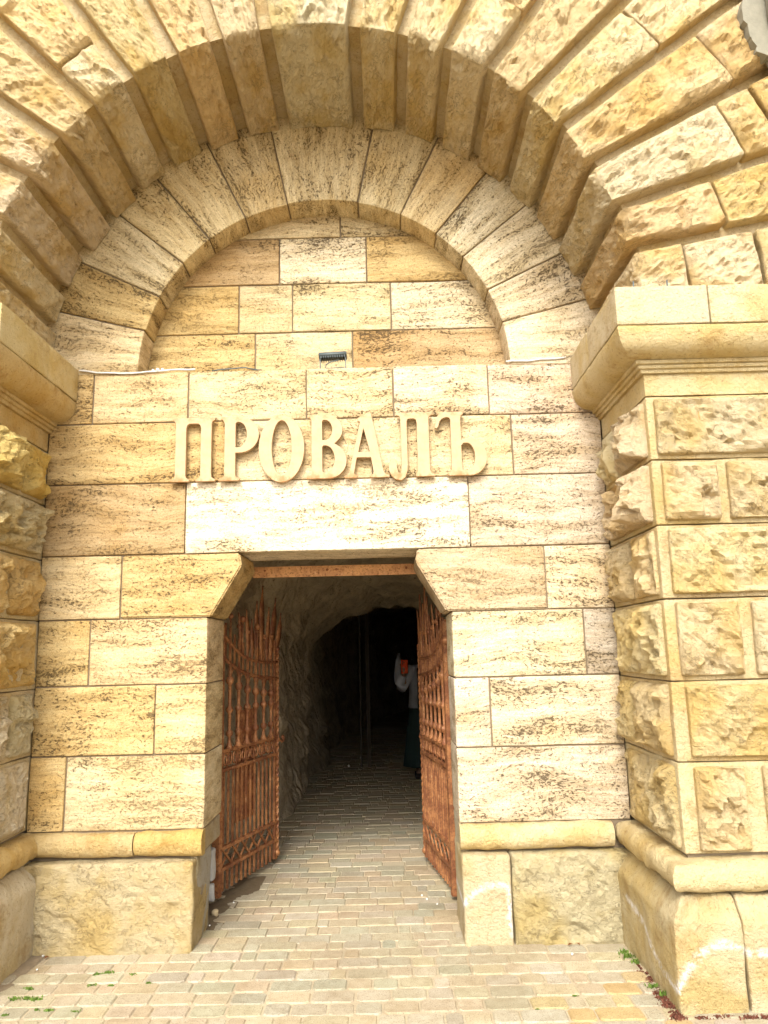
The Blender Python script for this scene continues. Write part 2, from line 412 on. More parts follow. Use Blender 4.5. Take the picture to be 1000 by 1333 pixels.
rbox('lintel', wall, TRAV, -.862+G, .887-G, -.006, .47, 2.209+.002, 2.655-G, r=.006, res=.06, amp=.002, seed=ns(), color=(.68, .60, .46),
     label='pale whitish long stone beam right above the doorway')
# corbels: shouldered stones under the lintel
def corbel(sgn, xo, xt, xk, xj, color, label):
    # polygon in X,Z
    zt, zb, zk = 2.209-G, 1.822+G, 2.13
    poly = [(xo, zb), (xj, zb), (xk, zk), (xt, zt), (xo, zt)]
    pts = []
    for i, a in enumerate(poly):
        b = poly[(i+1) % len(poly)]; n = max(1, int(math.hypot(b[0]-a[0], b[1]-a[1])/.05))
        for j in range(n): pts.append((a[0]+(b[0]-a[0])*j/n, a[1]+(b[1]-a[1])*j/n))
    bm = bmesh.new(); f = [bm.verts.new((x, -.004, z)) for x, z in pts]; b = [bm.verts.new((x, .47, z)) for x, z in pts]
    F0 = bm.faces.new(f); bm.faces.new(b[::-1])
    for i in range(len(f)): j = (i+1) % len(f); bm.faces.new((f[j], f[i], b[i], b[j]))
    bmesh.ops.recalc_face_normals(bm, faces=bm.faces)
    es = [e for e in bm.edges if len(e.link_faces) == 2 and e.calc_face_angle() > .3]
    bmesh.ops.bevel(bm, geom=es, offset=.009, segments=2, affect='EDGES')
    me = bpy.data.meshes.new('corbel'); bm.to_mesh(me); bm.free()
    V = np.array([v.co[:] for v in me.vertices]); sd = ns()
    a = me.attributes.new('tc', 'FLOAT_VECTOR', 'POINT'); a.data.foreach_set('vector', (V+sd*1.3).astype(np.float32).ravel())
    o = link('corbel', me, TRAV, wall, color, True, label=label); autosmooth(o, 50)
corbel(-1, -1.244+G, -.526, -.512, -.694, OCHRE, 'ochre shoulder stone cut on the slant at the left top corner of the doorway')
corbel(1, 1.332-G, .559, .546, .722, (.47, .37, .24), 'brownish shoulder stone cut on the slant at the right top corner of the doorway')
# mortar behind the joints (its face is recessed 12 mm)
jm = (.22, .17, .11)
for a in ((-1.735, -.76, .012, .31, .0, .47), (-1.735, -.885, .31, .46, .0, .47), (-1.735, -.73, .012, .46, .472, .62), (-1.735, JL-.012, .012, .46, .62, 1.83), (-1.735, -.75, .012, .46, 1.83, 2.215), (.765, 1.735, .012, .46, .0, .62), (JR+.012, 1.735, .012, .46, .62, 1.83), (.78, 1.735, .012, .46, 1.83, 2.215),
          (-1.735, 1.735, .012, .46, 2.23, 3.372)):
    mortar_box('mortar_bed', wall, *a, color=jm)
for x0, x1, y1_, z0_, z1_, c in ((-.79, -.748, .33, -.02, .470, (.40, .36, .28)), (-.77, -.722, .47, .476, .607, (.40, .33, .22)), (.757, .80, .47, -.02, .607, (.45, .38, .26))):
    rbox('jamb_stone', wall, DRESS, x0, x1, .0, y1_, z0_, z1_, r=.010, res=.03, amp=.006, seed=ns(), color=c)
# base moulding and plinth of the flat wall
def sweep(name, parent, mat, prof, path, color, seedv, du=.05, amp=.003, label=None, closed=True, sal=None, cap=True, nscale=5):
    """prof: closed list of (p, z), p = how far the face stands out; path: list of (x, y, nx, ny) with mitre directions"""
    prof = np.array(prof); L = len(prof); rings = []; tcs = []; s = 0
    for i in range(len(path)-1):
        a, b = np.array(path[i]), np.array(path[i+1]); n = max(1, int(np.hypot(*(b-a)[:2])/du))
        for j in range(n+(1 if i == len(path)-2 else 0)):
            t = j/n; q = a+(b-a)*t
            if np.hypot(a[2]-b[2], a[3]-b[3]) > .3: q[2:] = a[2:]*(1-t)+b[2:]*t
            P = np.stack([q[0]+q[2]*prof[:, 0], q[1]+q[3]*prof[:, 0], prof[:, 1]], 1); rings.append(P)
    R = np.array(rings); n = len(R); V = R.reshape(-1, 3)
    c = R.mean(axis=1, keepdims=True); d = R-c; d = d/np.maximum(np.linalg.norm(d, axis=2, keepdims=True), 1e-6); d = d.reshape(-1, 3)
    h = amp*(fbm(V+seedv, nscale, 4, 3)*1.8 + 1.0*fbm(V+seedv, 20, 3, 8))
    W = V + d*h[:, None]
    Fq = []
    for i in range(n-1):
        for k in range(L):
            k2 = (k+1) % L; Fq.append([i*L+k, i*L+k2, (i+1)*L+k2, (i+1)*L+k])
    Fq.append(list(range(L))); Fq.append([(n-1)*L+k for k in range(L)][::-1])
    me = mesh_np(name, W, Fq, V+seedv*1.9, {'salt': sal(V)} if sal else None)
    bm = bmesh.new(); bm.from_mesh(me); bmesh.ops.recalc_face_normals(bm, faces=bm.faces); bm.to_mesh(me); bm.free()
    o = link(name, me, mat, parent, color, True, label=label); autosmooth(o, 42); return o
def arc(cx, cz, r, a0, a1, n, ry=None):
    ry = ry or r
    return [(cx+r*math.cos(math.radians(a0+(a1-a0)*i/n)), cz+ry*math.sin(math.radians(a0+(a1-a0)*i/n))) for i in range(n+1)]
torus_prof = [(-.03, .478)]+[(.005, .478)]+arc(.015, .545, .05, -85, 85, 10, .066)+[(.0, .612), (-.03, .612)]
for x0, x1, c in ((-1.736, -1.105, OCHRE), (-1.097, JL+.0, (.52, .37, .14)), (JR+.0, 1.62, Y2)):
    sweep('base_moulding', wall, DRESS, torus_prof, [(x0, 0, 0, -1), (x1, 0, 0, -1)], c, ns(), amp=.010)
def salt_line(pts, width, axis=(0, 2)):
    P = np.array(pts)
    def f(W):
        q = W[:, axis]; d = np.full(len(q), 9.)
        for a, b in zip(P[:-1], P[1:]):
            ab = b-a; t = np.clip(((q-a)@ab)/(ab@ab), 0, 1); d = np.minimum(d, np.linalg.norm(q-(a+t[:, None]*ab), axis=1))
        return np.clip(1-d/width, 0, 1)**.7
    return f
pk = dict(r=.015, res=.025, amp=.008, nscale=6)
rbox('plinth_block', wall, ROCK, -1.70, -.75, -.10, .30, -.03, .462, seed=ns(), color=(.58, .47, .27), **pk, rock={(1, 0): (.02, .03)})
rbox('plinth_block', wall, DRESS, .752, 1.022, -.085, .42, -.03, .462, seed=ns(), color=(.49, .40, .24),
     sal=salt_line([(.75, .20), (.80, .26), (.88, .30), (.96, .31), (1.0, .30), (1.01, .22), (1.0, .12), (1.015, .05)], .018), r=.02, res=.016, amp=.004)
rbox('plinth_block', wall, ROCK, 1.03, 1.70, -.085, .42, -.03, .462, seed=ns(), color=(.55, .47, .28), **pk, rock={(1, 0): (.035, .03)})

# ------------------------------------------------------------------ tympanum inside the small arch
tym = empty('tympanum_wall', (0, .196, 0), label='recessed half-round wall of travertine blocks filling the small arch above the lettering', cat='wall')
TY = .196
trow = [(3.30, 3.715, [(-1.3, -.476, OCHRE), (-.476, .176, SAND_C), (.176, 1.3, BROWN)]),
        (3.715, 4.062, [(-1.3, -.588, OCHRE), (-.588, -.224, SAND_C), (-.224, .44, SAND_C), (.44, 1.3, WHITE)]),
        (4.062, 4.401, [(-1.3, -.313, BROWN), (-.313, .281, (.66, .58, .42)), (.281, 1.3, OCHRE)]),
        (4.401, 4.75, [(-1.3, .105, SAND_C), (.105, 1.3, SAND_C)])]
for z0, z1, st in trow:
    for x0, x1, c in st:
        pr = rng.uniform(-.003, .004)
        rbox('wall_stone', tym, TRAV, x0+G, x1-G, -pr, .14, z0+G, z1-G, r=.007, res=.055, amp=.0025, seed=ns(), color=jit(c, .04))
mortar_box('mortar_bed', tym, -1.3, 1.3, .012, .3, 3.3, 4.75, color=jm)

# ------------------------------------------------------------------ small smooth arch
ring = empty('inner_arch', label='smooth half-round arch of pale travertine voussoirs above the lettering', cat='arch')
def arch_warp(ref, tm, gap):
    """(r, t, y) -> world, t in [-1,1]*ref half width about angle tm, joints of constant width"""
    def f(W):
        r, t, y = W[:, 0], W[:, 1], W[:, 2]
        half = ref[1]
        a = tm + (t/ref[0])*(half - gap/np.maximum(r, .3))
        return np.stack([r*np.sin(a), y, ZS+r*np.cos(a)], 1)
    return f
ang = [-90, -75.5, -63.6, -50.3, -38.8, -25.5, -11.3, 11.3, 25.7, 38.8, 50.3, 63.9, 75.5, 90]
rc = [SAND_C, OCHRE, SAND_C, CREAM, CREAM, SAND_C, SAND_C, SAND_C, CREAM, WHITE, WHITE, WHITE, WHITE]
for i in range(13):
    a0, a1 = math.radians(ang[i]), math.radians(ang[i+1]); am, ha = (a0+a1)/2, (a1-a0)/2
    w = ha*1.45
    pr = rng.uniform(-.002, .004)
    rbox('keystone' if i == 6 else 'voussoir', ring, TRAV, RI+rng.uniform(-.002, .002), 1.86, -w, w, -pr, .21, r=.008, res=.05, amp=.0025, seed=ns(),
         color=jit(rc[i], .04), warp=arch_warp((w, ha), am, .0045), tcf=lambda W: W[:, [0, 2, 1]]*np.array([1, 1, 1]))
# mortar between them
def ring_sheet(name, parent, mat, rs, y_front, y_back, color, a0=-90, a1=90, n=90, back_r=None):
    bm = bmesh.new(); prev = None
    for i in range(n+1):
        a = math.radians(a0+(a1-a0)*i/n); d = Vector((math.sin(a), 0, math.cos(a)))
        row = [bm.verts.new(Vector((0, y, ZS))+d*r) for r, y in ((rs[0], y_back), (rs[0], y_front), (rs[1], y_front), (rs[1], y_back))]
        if prev:
            for k in range(4): bm.faces.new((prev[k], prev[(k+1) % 4], row[(k+1) % 4], row[k]))
        else: bm.faces.new(row)
        prev = row
    bm.faces.new(prev[::-1])
    me = bpy.data.meshes.new(name); bmesh.ops.recalc_face_normals(bm, faces=bm.faces); bm.to_mesh(me); bm.free()
    V = np.array([v.co[:] for v in me.vertices]); a = me.attributes.new('tc', 'FLOAT_VECTOR', 'POINT'); a.data.foreach_set('vector', V.astype(np.float32).ravel())
    return link(name, me, mat, parent, color, False)
ring_sheet('mortar_bed', ring, MORT, (RI+.012, 2.0), .014, .195, jm)

# ------------------------------------------------------------------ big rusticated arch
big = empty('outer_arch', (0, -D, 0), label='deep round arch of rough yellow rock-faced voussoirs with wide grooves between them', cat='arch')
big.location = (0, 0, 0)
ga = [0, 8.2, 17.4, 26.2, 35.2, 44.0, 52.7, 61.7, 71.1, 79.4, 89.3]
GAPB = .038
RB = 1.752
ends_r = {2: [], 3: [2.17], 4: [2.95], 5: [2.53], 6: [2.72], 7: [2.54, 2.76], 8: [2.30], 9: [2.02, 2.42]}
ends_l = {2: [2.5], 3: [], 4: [2.07], 5: [2.7], 6: [2.5], 7: [2.6], 8: [2.4], 9: [2.2]}
def vous(a0, a1, r0, r1, color, first, name='voussoir', sd=None, bulge=.0, rockamp=.045):
    a0, a1 = math.radians(a0), math.radians(a1); am, ha = (a0+a1)/2, (a1-a0)/2
    w = ha*(r0+r1)/2
    yb = .0 if first else -.55
    rock = {(2, 0): (rockamp*.92, .032)}
    if first: rock[(0, 0)] = (.034, .035)
    gap = GAPB
    def warp(W):
        r, t, y = W[:, 0], W[:, 1], W[:, 2]
        a = am + (t/w)*(ha - gap/np.maximum(r, .3)); return np.stack([r*np.sin(a), y, ZS+r*np.cos(a)], 1)
    rbox(name, big, ROCK, r0, r1, -w, w, -D-.045-bulge, yb, r=.016, res=.022, amp=.006, seed=sd or ns(), color=color, rock=rock, warp=warp,
         tcf=lambda W: W, skip=((2, 1),))
RMAX = 3.55
for side in (1, -1):
    E = ends_r if side > 0 else ends_l
    for i in range(1, 10):
        if side > 0: a0, a1 = ga[i], ga[i+1]
        else: a0, a1 = -ga[i+1], -ga[i]
        cuts = [RB+rng.uniform(-.024, .012)] + [c for c in E.get(i, [])] + [RMAX]
        for k in range(len(cuts)-1):
            base = rng.choice([(.71, .56, .32), (.72, .58, .35), (.70, .53, .27), (.72, .57, .33)])
            vous(a0, a1, cuts[k]+(.008 if k else 0), cuts[k+1]-(.008 if k < len(cuts)-2 else 0), jit(base, .06), k == 0, bulge=rng.uniform(-.008, .012))
vous(-8.2, 8.2, RB-.02, 2.9, (.68, .58, .37), True, 'keystone', rockamp=.05, bulge=.02)
vous(-8.2, 8.2, 2.916, RMAX, jit(Y2, .02), False)
ring_sheet('joint_bed', big, DRESS, (RB+.07, RMAX+.1), -D+.045, .05, (.54, .43, .25), -90, 90)
# the lower corners of the facade beside the arch, behind the last voussoirs
for sg in (1, -1):
    xs = sorted((sg*3.52, sg*5.2))
    rbox('facade_block', big, ROCK, xs[0], xs[1], -D-.04, -.3, ZS+.04, ZS+.75, r=.02, res=.06, amp=.005, seed=ns(), color=jit(Y2), rock={(1, 0): (.04, .05)})

# ------------------------------------------------------------------ piers
zc = [2.87, 2.53, 2.19, 1.82, 1.42, 1.04, .625]
def pier(sg, label):
    P = empty('stone_pier', (sg*2.4, -.4, 0), label=label, cat='pier', group='rusticated piers either side of the doorway')
    P.location = (0, 0, 0)
    mir = lambda W: W*np.array([sg, 1, 1])
    def rb(name, mat, *a, color, **k):
        W, Fq, tc, at = rough_box(*a, **k)
        if sg < 0: W = mir(W); Fq = Fq[:, ::-1]
        return link(name, mesh_np(name, W, Fq, tc, at), mat, P, color, mat is not ROCK)
    XR = 3.6
    CORE = (.52, .41, .23) if sg > 0 else (.50, .41, .24)
    # smooth drafted core, one course at a time so the bed joints show
    for k in range(6):
        rb('core_course', DRESS, XC, XR, -D, .02, zc[k+1]+.003, zc[k]-.003, r=.006, res=.06, amp=.0035, seed=ns(), color=jit(CORE, .05))
    # rock-faced blocks: front and side
    fr = [[(1.775, 2.62), (2.67, 3.5)], [(1.785, 2.065), (2.115, 2.42), (2.47, 2.9)], [(1.79, 2.66), (2.71, 3.4)], [(1.795, 2.10), (2.165, 2.5), (2.55, 3.0)],
          [(1.805, 2.7), (2.75, 3.5)], [(1.81, 2.045), (2.135, 2.45), (2.50, 2.9)]]
    sdb = [[(-.77, -.34, .07), (-.31, -.05, .05)], [(-.77, -.07, .085)], [(-.765, -.44, .045), (-.39, -.05, .05)], [(-.77, -.06, .06)],
           [(-.765, -.33, .045), (-.29, -.05, .05)], [(-.77, -.44, .045), (-.40, -.04, .035)]]
    pal_r = [(.66, .53, .32), (.64, .51, .29), (.66, .515, .28), (.64, .52, .30), (.62, .48, .25), (.65, .51, .28)]; pal_l = [(.68, .50, .18), (.60, .48, .27), (.60, .42, .17), (.62, .45, .19), (.58, .48, .31), (.64, .54, .37)]
    for k in range(6):
        zt, zb = zc[k]-.020, zc[k+1]+.026
        if k == 5: zb = zc[k+1]+.02
        for x0, x1 in fr[k]:
            rb('rock_block', ROCK, x0, x1, -D-.032, -D+.03, zb, zt, r=.012, res=.02, amp=.004, seed=ns(), color=jit((pal_r if sg > 0 else pal_l)[k], .05),
               rock={(1, 0): (.062, .030)}, skip=((1, 1),))
        for y0, y1, pr in sdb[k]:
            rb('rock_block', ROCK, XC-pr*.45, XC+.03, y0, y1, zb, zt, r=.014, res=.02, amp=.005, seed=ns(), color=jit((pal_r if sg > 0 else pal_l)[k], .07),
               rock={(0, 0): (pr*1.25, .035)}, skip=((0, 1),))
    # mouldings carried round the corner
    def sw(name, mat, prof, color, seedv, amp=.003, ends=None, sal=None):
        y_in = -.002
        pA = (XC, y_in, -1, 0); pC = (XC, -D, -1, -1); pB = (XR, -D, 0, -1)
        # split at the mitre so the offset follows both faces
        o = None
        path = [(XC*1.0, y_in, -1, 0), (XC, -D, -1, -1), (XR, -D, 0, -1)]
        # build manually: rings with proper mitre
        prof_ = np.array(prof); L = len(prof_); rings = []
        n1 = 32; n2 = 64
        for j in range(n1+1):
            t = j/n1; p = prof_[:, 0]
            rings.append(np.stack([XC-p, y_in*(1-t)+(-D-p)*t, prof_[:, 1]], 1))
        for j in range(1, n2+1):
            t = j/n2; p = prof_[:, 0]
            rings.append(np.stack([(XC-p)*(1-t)+XR*t, -D-p, prof_[:, 1]], 1))
        R = np.array(rings); n = len(R); V = R.reshape(-1, 3)
        c = R.mean(axis=1, keepdims=True); d = (R-c); d /= np.maximum(np.linalg.norm(d, axis=2, keepdims=True), 1e-6); d = d.reshape(-1, 3)
        W = V + d*(amp*(fbm(V+seedv, 5, 4, 3)*1.8+1.1*fbm(V+seedv, 20, 3, 8)))[:, None]
        Fq = []
        for i in range(n-1):
            for k in range(L): Fq.append([i*L+k, i*L+(k+1) % L, (i+1)*L+(k+1) % L, (i+1)*L+k])
        Fq.append(list(range(L))); Fq.append([(n-1)*L+k for k in range(L)])
        me = mesh_np(name, mir(W), Fq, V+seedv*1.9, {'salt': sal(V)} if sal else None)
        bm = bmesh.new(); bm.from_mesh(me); bmesh.ops.recalc_face_normals(bm, faces=bm.faces); bm.to_mesh(me); bm.free()
        autosmooth(link(name, me, mat, P, color, True), 42)
    c1 = (.54, .43, .23) if sg > 0 else (.52, .38, .17)
    sw('frieze', DRESS, [(-.1, 2.873), (.001, 2.873), (.001, 2.99), (-.1, 2.99)], c1, ns(), .002)
    sw('cornice_fillet', DRESS, [(-.1, 2.991), (.018, 2.991), (.022, 3.004), (.020, 3.010), (.034, 3.012), (.038, 3.026), (.034, 3.031), (.05, 3.033), (.053, 3.05), (-.1, 3.05)], c1, ns(), .001)
    sw('cornice_ovolo', DRESS, [(-.1, 3.052), (.05, 3.052)]+arc(.062, 3.165, .105, -88, -8, 9, .108)+[(.172, 3.178), (.165, 3.192), (-.1, 3.192)], c1, ns(), .0025)
    c2 = (.55, .46, .29) if sg > 0 else (.58, .46, .24)
    # slab in separate stones
    for a in ((XC-.172, XC+.1, -.42, -.003), (XC-.172, XC+.30, -D-.172, -.426), (XC+.306, XC+1.1, -D-.172, -.426), (XC+1.106, XR, -D-.172, -.426)):
        rb('cornice_slab', DRESS, a[0], a[1], a[2], a[3], 3.196, 3.402, r=.007, res=.05, amp=.003, seed=ns(), color=jit(c2, .04))
    # base: torus and plinth
    sw('base_moulding', DRESS, [(-.1, .478), (.05, .478)]+arc(.045, .545, .058, -88, 88, 12, .067)+[(.03, .613), (-.1, .615)], c1, ns(), .012)
    s1 = salt_line([(-.2, .27), (-.38, .24), (-.50, .22), (-.64, .15), (-.75, .10), (-.90, .02+.07)], .02, (1, 2)) if sg > 0 else None
    def s2(W):
        f = salt_line([(1.61, .09), (1.66, .18), (1.75, .26), (1.84, .285), (1.93, .245), (2.02, .24), (2.12, .265), (2.25, .31), (2.6, .33)], .018)(W)
        return f*(W[:, 1] < -.9)
    def s12(W): return np.maximum(s1(W)*(W[:, 0] < 1.64)*(W[:, 0] > 1.5), s2(W))
    cp_ = (.47, .38, .22) if sg > 0 else (.50, .42, .28)
    for k, a in enumerate(((1.615, 1.92, -.93, -.005), (1.926, 2.55, -.93, -.2), (2.556, XR, -.93, -.2))):
        def taper(W, a=a):   # splayed top: face leans back above z=.36
            t = np.clip((W[:, 2]-.36)/.10, 0, 1)**1.3; V = W.copy()
            if a[0] < 1.7: V[:, 0] += .075*t*np.clip((1.86-W[:, 0])/.22, 0, 1)
            V[:, 1] += .075*t*np.clip((-.60-W[:, 1])/.30, 0, 1); return V
        W, Fq, tc, at = rough_box(a[0], a[1], a[2], a[3], -.03, .466, r=.014, res=.018 if k < 2 else .05, amp=.009, nscale=6, seed=ns(), sal=s12 if sg > 0 else None)
        W = taper(W)
        if sg < 0: W = mir(W); Fq = Fq[:, ::-1]
        link('plinth_block', mesh_np('plinth_block', W, Fq, tc, at), DRESS, P, jit(cp_, .04), True)
    mm = bmesh.new(); simple_box(mm, XC+.02, XR-.01, -D+.03, .3, 0, 3.40); o = done(mm, 'mortar_bed', MORT, P, (.3, .24, .16), False)
    if sg < 0:
        for v in o.data.vertices: v.co.x *= -1
        o.data.flip_normals()
    return P
pier(1, 'right stone pier of yellow rock-faced blocks with moulded cornice and salt-stained plinth')
pier(-1, 'left stone pier of orange-brown rock-faced blocks, cut by the left edge of the photo')

# pieces of carved stone at the top right
orn = empty('carved_ornament', (2.66, -.93, 5.05), label='grey carved stone ornament set in mortar at the upper right corner of the arch', cat='ornament')
ORN = m_plain('grey_carved_stone', (.30, .27, .21), .9, .5, 14, 0, .5)
bm = bmesh.new()
prev = None
outline = [(-.19, .55), (-.17, .22), (-.235, .03), (-.20, -.14), (-.17, -.24), (-.06, -.29), (.12, -.31), (.45, -.30), (.45, .55)]
o2 = []; qr = random.Random(9)
for (a_, b_) in zip(outline, outline[1:]+outline[:1]):
    for t in (0, .2, .4, .6, .8): o2.append((a_[0]+(b_[0]-a_[0])*t+qr.uniform(-.012, .012), a_[1]+(b_[1]-a_[1])*t+qr.uniform(-.012, .012)))
outline = o2
f = [bm.verts.new((x, .012, z)) for x, z in outline]; b = [bm.verts.new((x, .08, z)) for x, z in outline]
bm.faces.new(f); bm.faces.new(b[::-1])
for i in range(len(f)): j = (i+1) % len(f); bm.faces.new((f[i], b[i], b[j], f[j]))
done(bm, 'mortar_patch', m_plain('grey_mortar', (.27, .25, .19), .95, .3, 25, 0, .6), orn, smooth=False)
def lobe(cx, cz, rx, rz, ry, tilt, nm):
    bm = bmesh.new(); bmesh.ops.create_icosphere(bm, subdivisions=4, radius=1)
    V = np.array([v.co[:] for v in bm.verts]); n_ = 1+.16*fbm(V+cx*9, 2.2, 4, 4)+.05*fbm(V+cz, 9, 2, 2)
    for v, k in zip(bm.verts, n_): v.co = v.co*float(k)
    bmesh.ops.transform(bm, matrix=Matrix.Translation((cx, -.06, cz)) @ Matrix.Rotation(tilt, 4, 'Y') @ Matrix.Diagonal((rx, ry, rz, 1)), verts=bm.verts)
    return done(bm, nm, ORN, orn)
lobe(.02, .16, .13, .33, .15, .12, 'leaf'); lobe(.17, -.04, .12, .26, .20, .55, 'leaf'); lobe(.24, .3, .16, .36, .22, .3, 'leaf'); lobe(.16, -.19, .14, .08, .10, .3, 'scroll')

# ------------------------------------------------------------------ ground
ground = tag(bpy.data.objects.new('ground', bpy.data.meshes.new('ground')), kind='structure', label='sandy bedding of the small block paving')
COL.objects.link(ground)
bm = bmesh.new()
v = [bm.verts.new(p) for p in ((-40, -60, -.006), (40, -60, -.006), (40, 60, -.006), (-40, 60, -.006))]; bm.faces.new(v)
bm.to_mesh(ground.data); bm.free(); ground.data.materials.append(SAND)

PC = [(.44, .37, .25), (.44, .36, .235), (.41, .355, .245), (.43, .36, .24), (.44, .38, .27), (.44, .35, .225), (.38, .34, .24)]
PY = [(.46, .36, .19), (.47, .34, .16), (.40, .345, .245), (.42, .37, .28), (.44, .37, .24)]
def paver_geo(w, d, ch, b, top=.0, rr=None):
    """eight-cornered block: w x d, corner cut ch, edge bevel b"""
    def ringp(i, z, c):
        x, y = w/2-i, d/2-i
        return [(-x+c, -y, z), (x-c, -y, z), (x, -y+c, z), (x, y-c, z), (x-c, y, z), (-x+c, y, z), (-x, y-c, z), (-x, -y+c, z)]
    V = ringp(0, -.03, ch)+ringp(0, top-b, ch)+ringp(b, top, ch)
    Fq = []
    for r in (0, 8):
        for k in range(8): Fq.append([r+k, r+(k+1) % 8, r+8+(k+1) % 8, r+8+k])
    Fq.append(list(range(16, 24)))
    return V, Fq
proto = {}
def paver_mesh(w, style):
    key = (round(w, 3), style)
    if key not in proto:
        ch, b = (.014, .006) if style == 'old' else (.004, .003)
        V, Fq = paver_geo(w-.007, .1185 if style == 'old' else .119, ch, b)
        me = bpy.data.meshes.new('paver'); me.from_pydata(V, [], Fq); me.materials.append(PAV); proto[key] = me
    return proto[key]
prng = random.Random(21)
cands = []
def lay(y0, y1, x_lo, x_hi, style, rowpitch=.126):
    y = y0; r = 0
    while y < y1:
        x = x_lo(y) - prng.uniform(0, .15); xh = x_hi(y)
        while x < xh:
            w = prng.choice([.085, .125, .125, .17, .17, .21]) if style == 'old' else prng.choice([.07, .125, .17, .17, .21, .23])
            cx = x+w/2; cands.append((cx, y+rowpitch/2+.010*math.sin(cx*2.1+y*1.7)+.004*math.sin(cx*6.3+r*2.2)+prng.uniform(-.002, .002), w, style, prng.uniform(-.02, .02), prng.uniform(-.003, .003)))
            x += w
        y += rowpitch; r += 1
lay(-5.04+.03, -.02, lambda y: -3.6, lambda y: 4.2, 'old')
lay(.0, 12., lambda y: -.74 if y < .47 else (-1.15 if y < 3 else -.9), lambda y: .74 if y < .47 else 1.5, 'new')
CP = Vector((0.377, -4.621, 1.6))
def on_screen(x, y, z=0):
    d = Vector((x, y, z))-CP; zz = d.dot(F_)
    if zz < .2: return None
    return .5+.99266*d.dot(R2)/zz, .5-(.99266*d.dot(U2)/zz)*.75
def hidden(x, y):
    if y < .0:
        if abs(x) > 1.58 and y > -.93+.0: return True
    if -.1 < y < .5 and (x < -.78 or x > .78): return True
    return False
vis = []; rest = []
for c in cands:
    s_ = on_screen(c[0], c[1])
    if -.12 < c[1] < .5 and (c[0] < -.80 or c[0] > .80): continue
    if (abs(c[0]) > 1.68 and -.93+.06 < c[1] < .5): continue
    if s_ and -.01 < s_[0] < 1.01 and s_[1] < 1.012 and not (c[1] > .5 and (c[0] < -.9 or c[0] > .85)):
        dist = (Vector((c[0], c[1], 0))-CP).length
        vis.append((dist, c))
    else: rest.append(c)
vis.sort(key=lambda t: t[0])
NP = 298
rest += [c for _, c in vis[NP:]]
def pcol(c):
    r = prng.random()
    if c[3] == 'old' and c[0] > .75 and r < .6: return jit(prng.choice(PY), .07, prng)
    return jit(prng.choice(PC), .08, prng)
for _, c in vis[:NP]:
    o = bpy.data.objects.new('paver', paver_mesh(c[2], c[3])); COL.objects.link(o); o.parent = ground
    o.location = (c[0], c[1], c[5]); o.rotation_euler = (prng.uniform(-.012, .012), prng.uniform(-.012, .012), c[4]*.8)
    o.color = (*pcol(c), 1)
V, Fq, cols, off = [], [], [], 0
for c in rest:
    vv, ff = paver_geo(c[2]-.007, .1185, *((.014, .006) if c[3] == 'old' else (.004, .003)))
    ca, sa = math.cos(c[4]), math.sin(c[4])
    V += [(c[0]+x*ca-y*sa, c[1]+x*sa+y*ca, z+c[5]) for x, y, z in vv]; Fq += [[i+off for i in q] for q in ff]; off += 24
    cols += [(*pcol(c), 1)]*24
me = bpy.data.meshes.new('paver_field'); me.from_pydata(V, [], Fq)
a = me.attributes.new('pc', 'FLOAT_COLOR', 'POINT'); a.data.foreach_set('color', np.array(cols, np.float32).ravel())
link('paver_field', me, PAVF, ground, None, False, kind='stuff')

# ------------------------------------------------------------------ tunnel
def build_tunnel():
    secs = [(.455, -1.10, 1.15, 2.75), (1.0, -1.02, 1.15, 2.72), (1.8, -.93, 1.15, 2.60), (2.6, -.74, 1.18, 2.47), (3.4, -.64, 1.22, 2.34), (4.2, -.60, 1.28, 2.20), (4.9, -.56, 1.34, 2.08),
            (5.02, -.56, 1.36, 2.10), (5.15, -.78, 1.5, 2.6), (5.8, -.66, 1.5, 2.7), (6.5, -.52, 1.5, 2.7), (8, -.6, 1.4, 2.6), (11, -.4, 1.6, 2.5), (16, .6, 2.6, 2.5), (24, 3.2, 5.2, 2.4)]
    S_ = np.array(secs); ys = np.concatenate([np.linspace(.455, 4.9, 90), np.linspace(4.93, 5.3, 10), np.linspace(5.4, 24, 90)])
    n = 90; V = []; Fq = []
    for y in ys:
        xl, xr, zt = (np.interp(y, S_[:, 0], S_[:, k]) for k in (1, 2, 3))
        cx, hw = (xl+xr)/2, (xr-xl)/2; zsps = zt-.62*hw-.12
        for j in range(n+1):
            t = j/n
            # left wall, vault, right wall by length
            if t < .3: p = (xl-.05*math.sin(t/.3*3.14), -.05+(zsps+.05)*t/.3)
            elif t > .7: p = (xr+.05*math.sin((1-t)/.3*3.14), -.05+(zsps+.05)*(1-t)/.3)
            else:
                a = math.pi*(1-(t-.3)/.4); p = (cx+hw*math.cos(a), zsps+(zt-zsps)*math.sin(a))
            V.append((p[0], y, p[1]))
    V = np.array(V); c = V.copy(); c[:, 0] = np.interp(V[:, 1], [0, 8, 11, 16, 24], [.3, .4, .6, 1.6, 4.2]); c[:, 2] = np.clip(V[:, 2], 0, 1.2)
    d = V-c; d[:, 1] = 0; d /= np.maximum(np.linalg.norm(d, axis=1, keepdims=True), 1e-6)
    k = sm((V[:, 1]-.46)/.5)
    h = .14*fbm(V, 1.3, 5, 3) + .09*(1-2*np.abs(fbm(V*np.array([1, .6, 1.4])+4, 3.2, 4, 9))) + .015*fbm(V, 14, 3, 5)
    V = V + d*(h*k)[:, None]
    m = len(ys)
    for i in range(m-1):
        for j in range(n): a = i*(n+1)+j; Fq.append([a, a+1, a+n+2, a+n+1])
    Fq.append([(m-1)*(n+1)+j for j in range(n+1)])
    me = mesh_np('tunnel', V, Fq)
    return link('tunnel', me, TUN, None, None, True, kind='structure', label='rough rock tunnel with dark inner arch running back from the doorway')
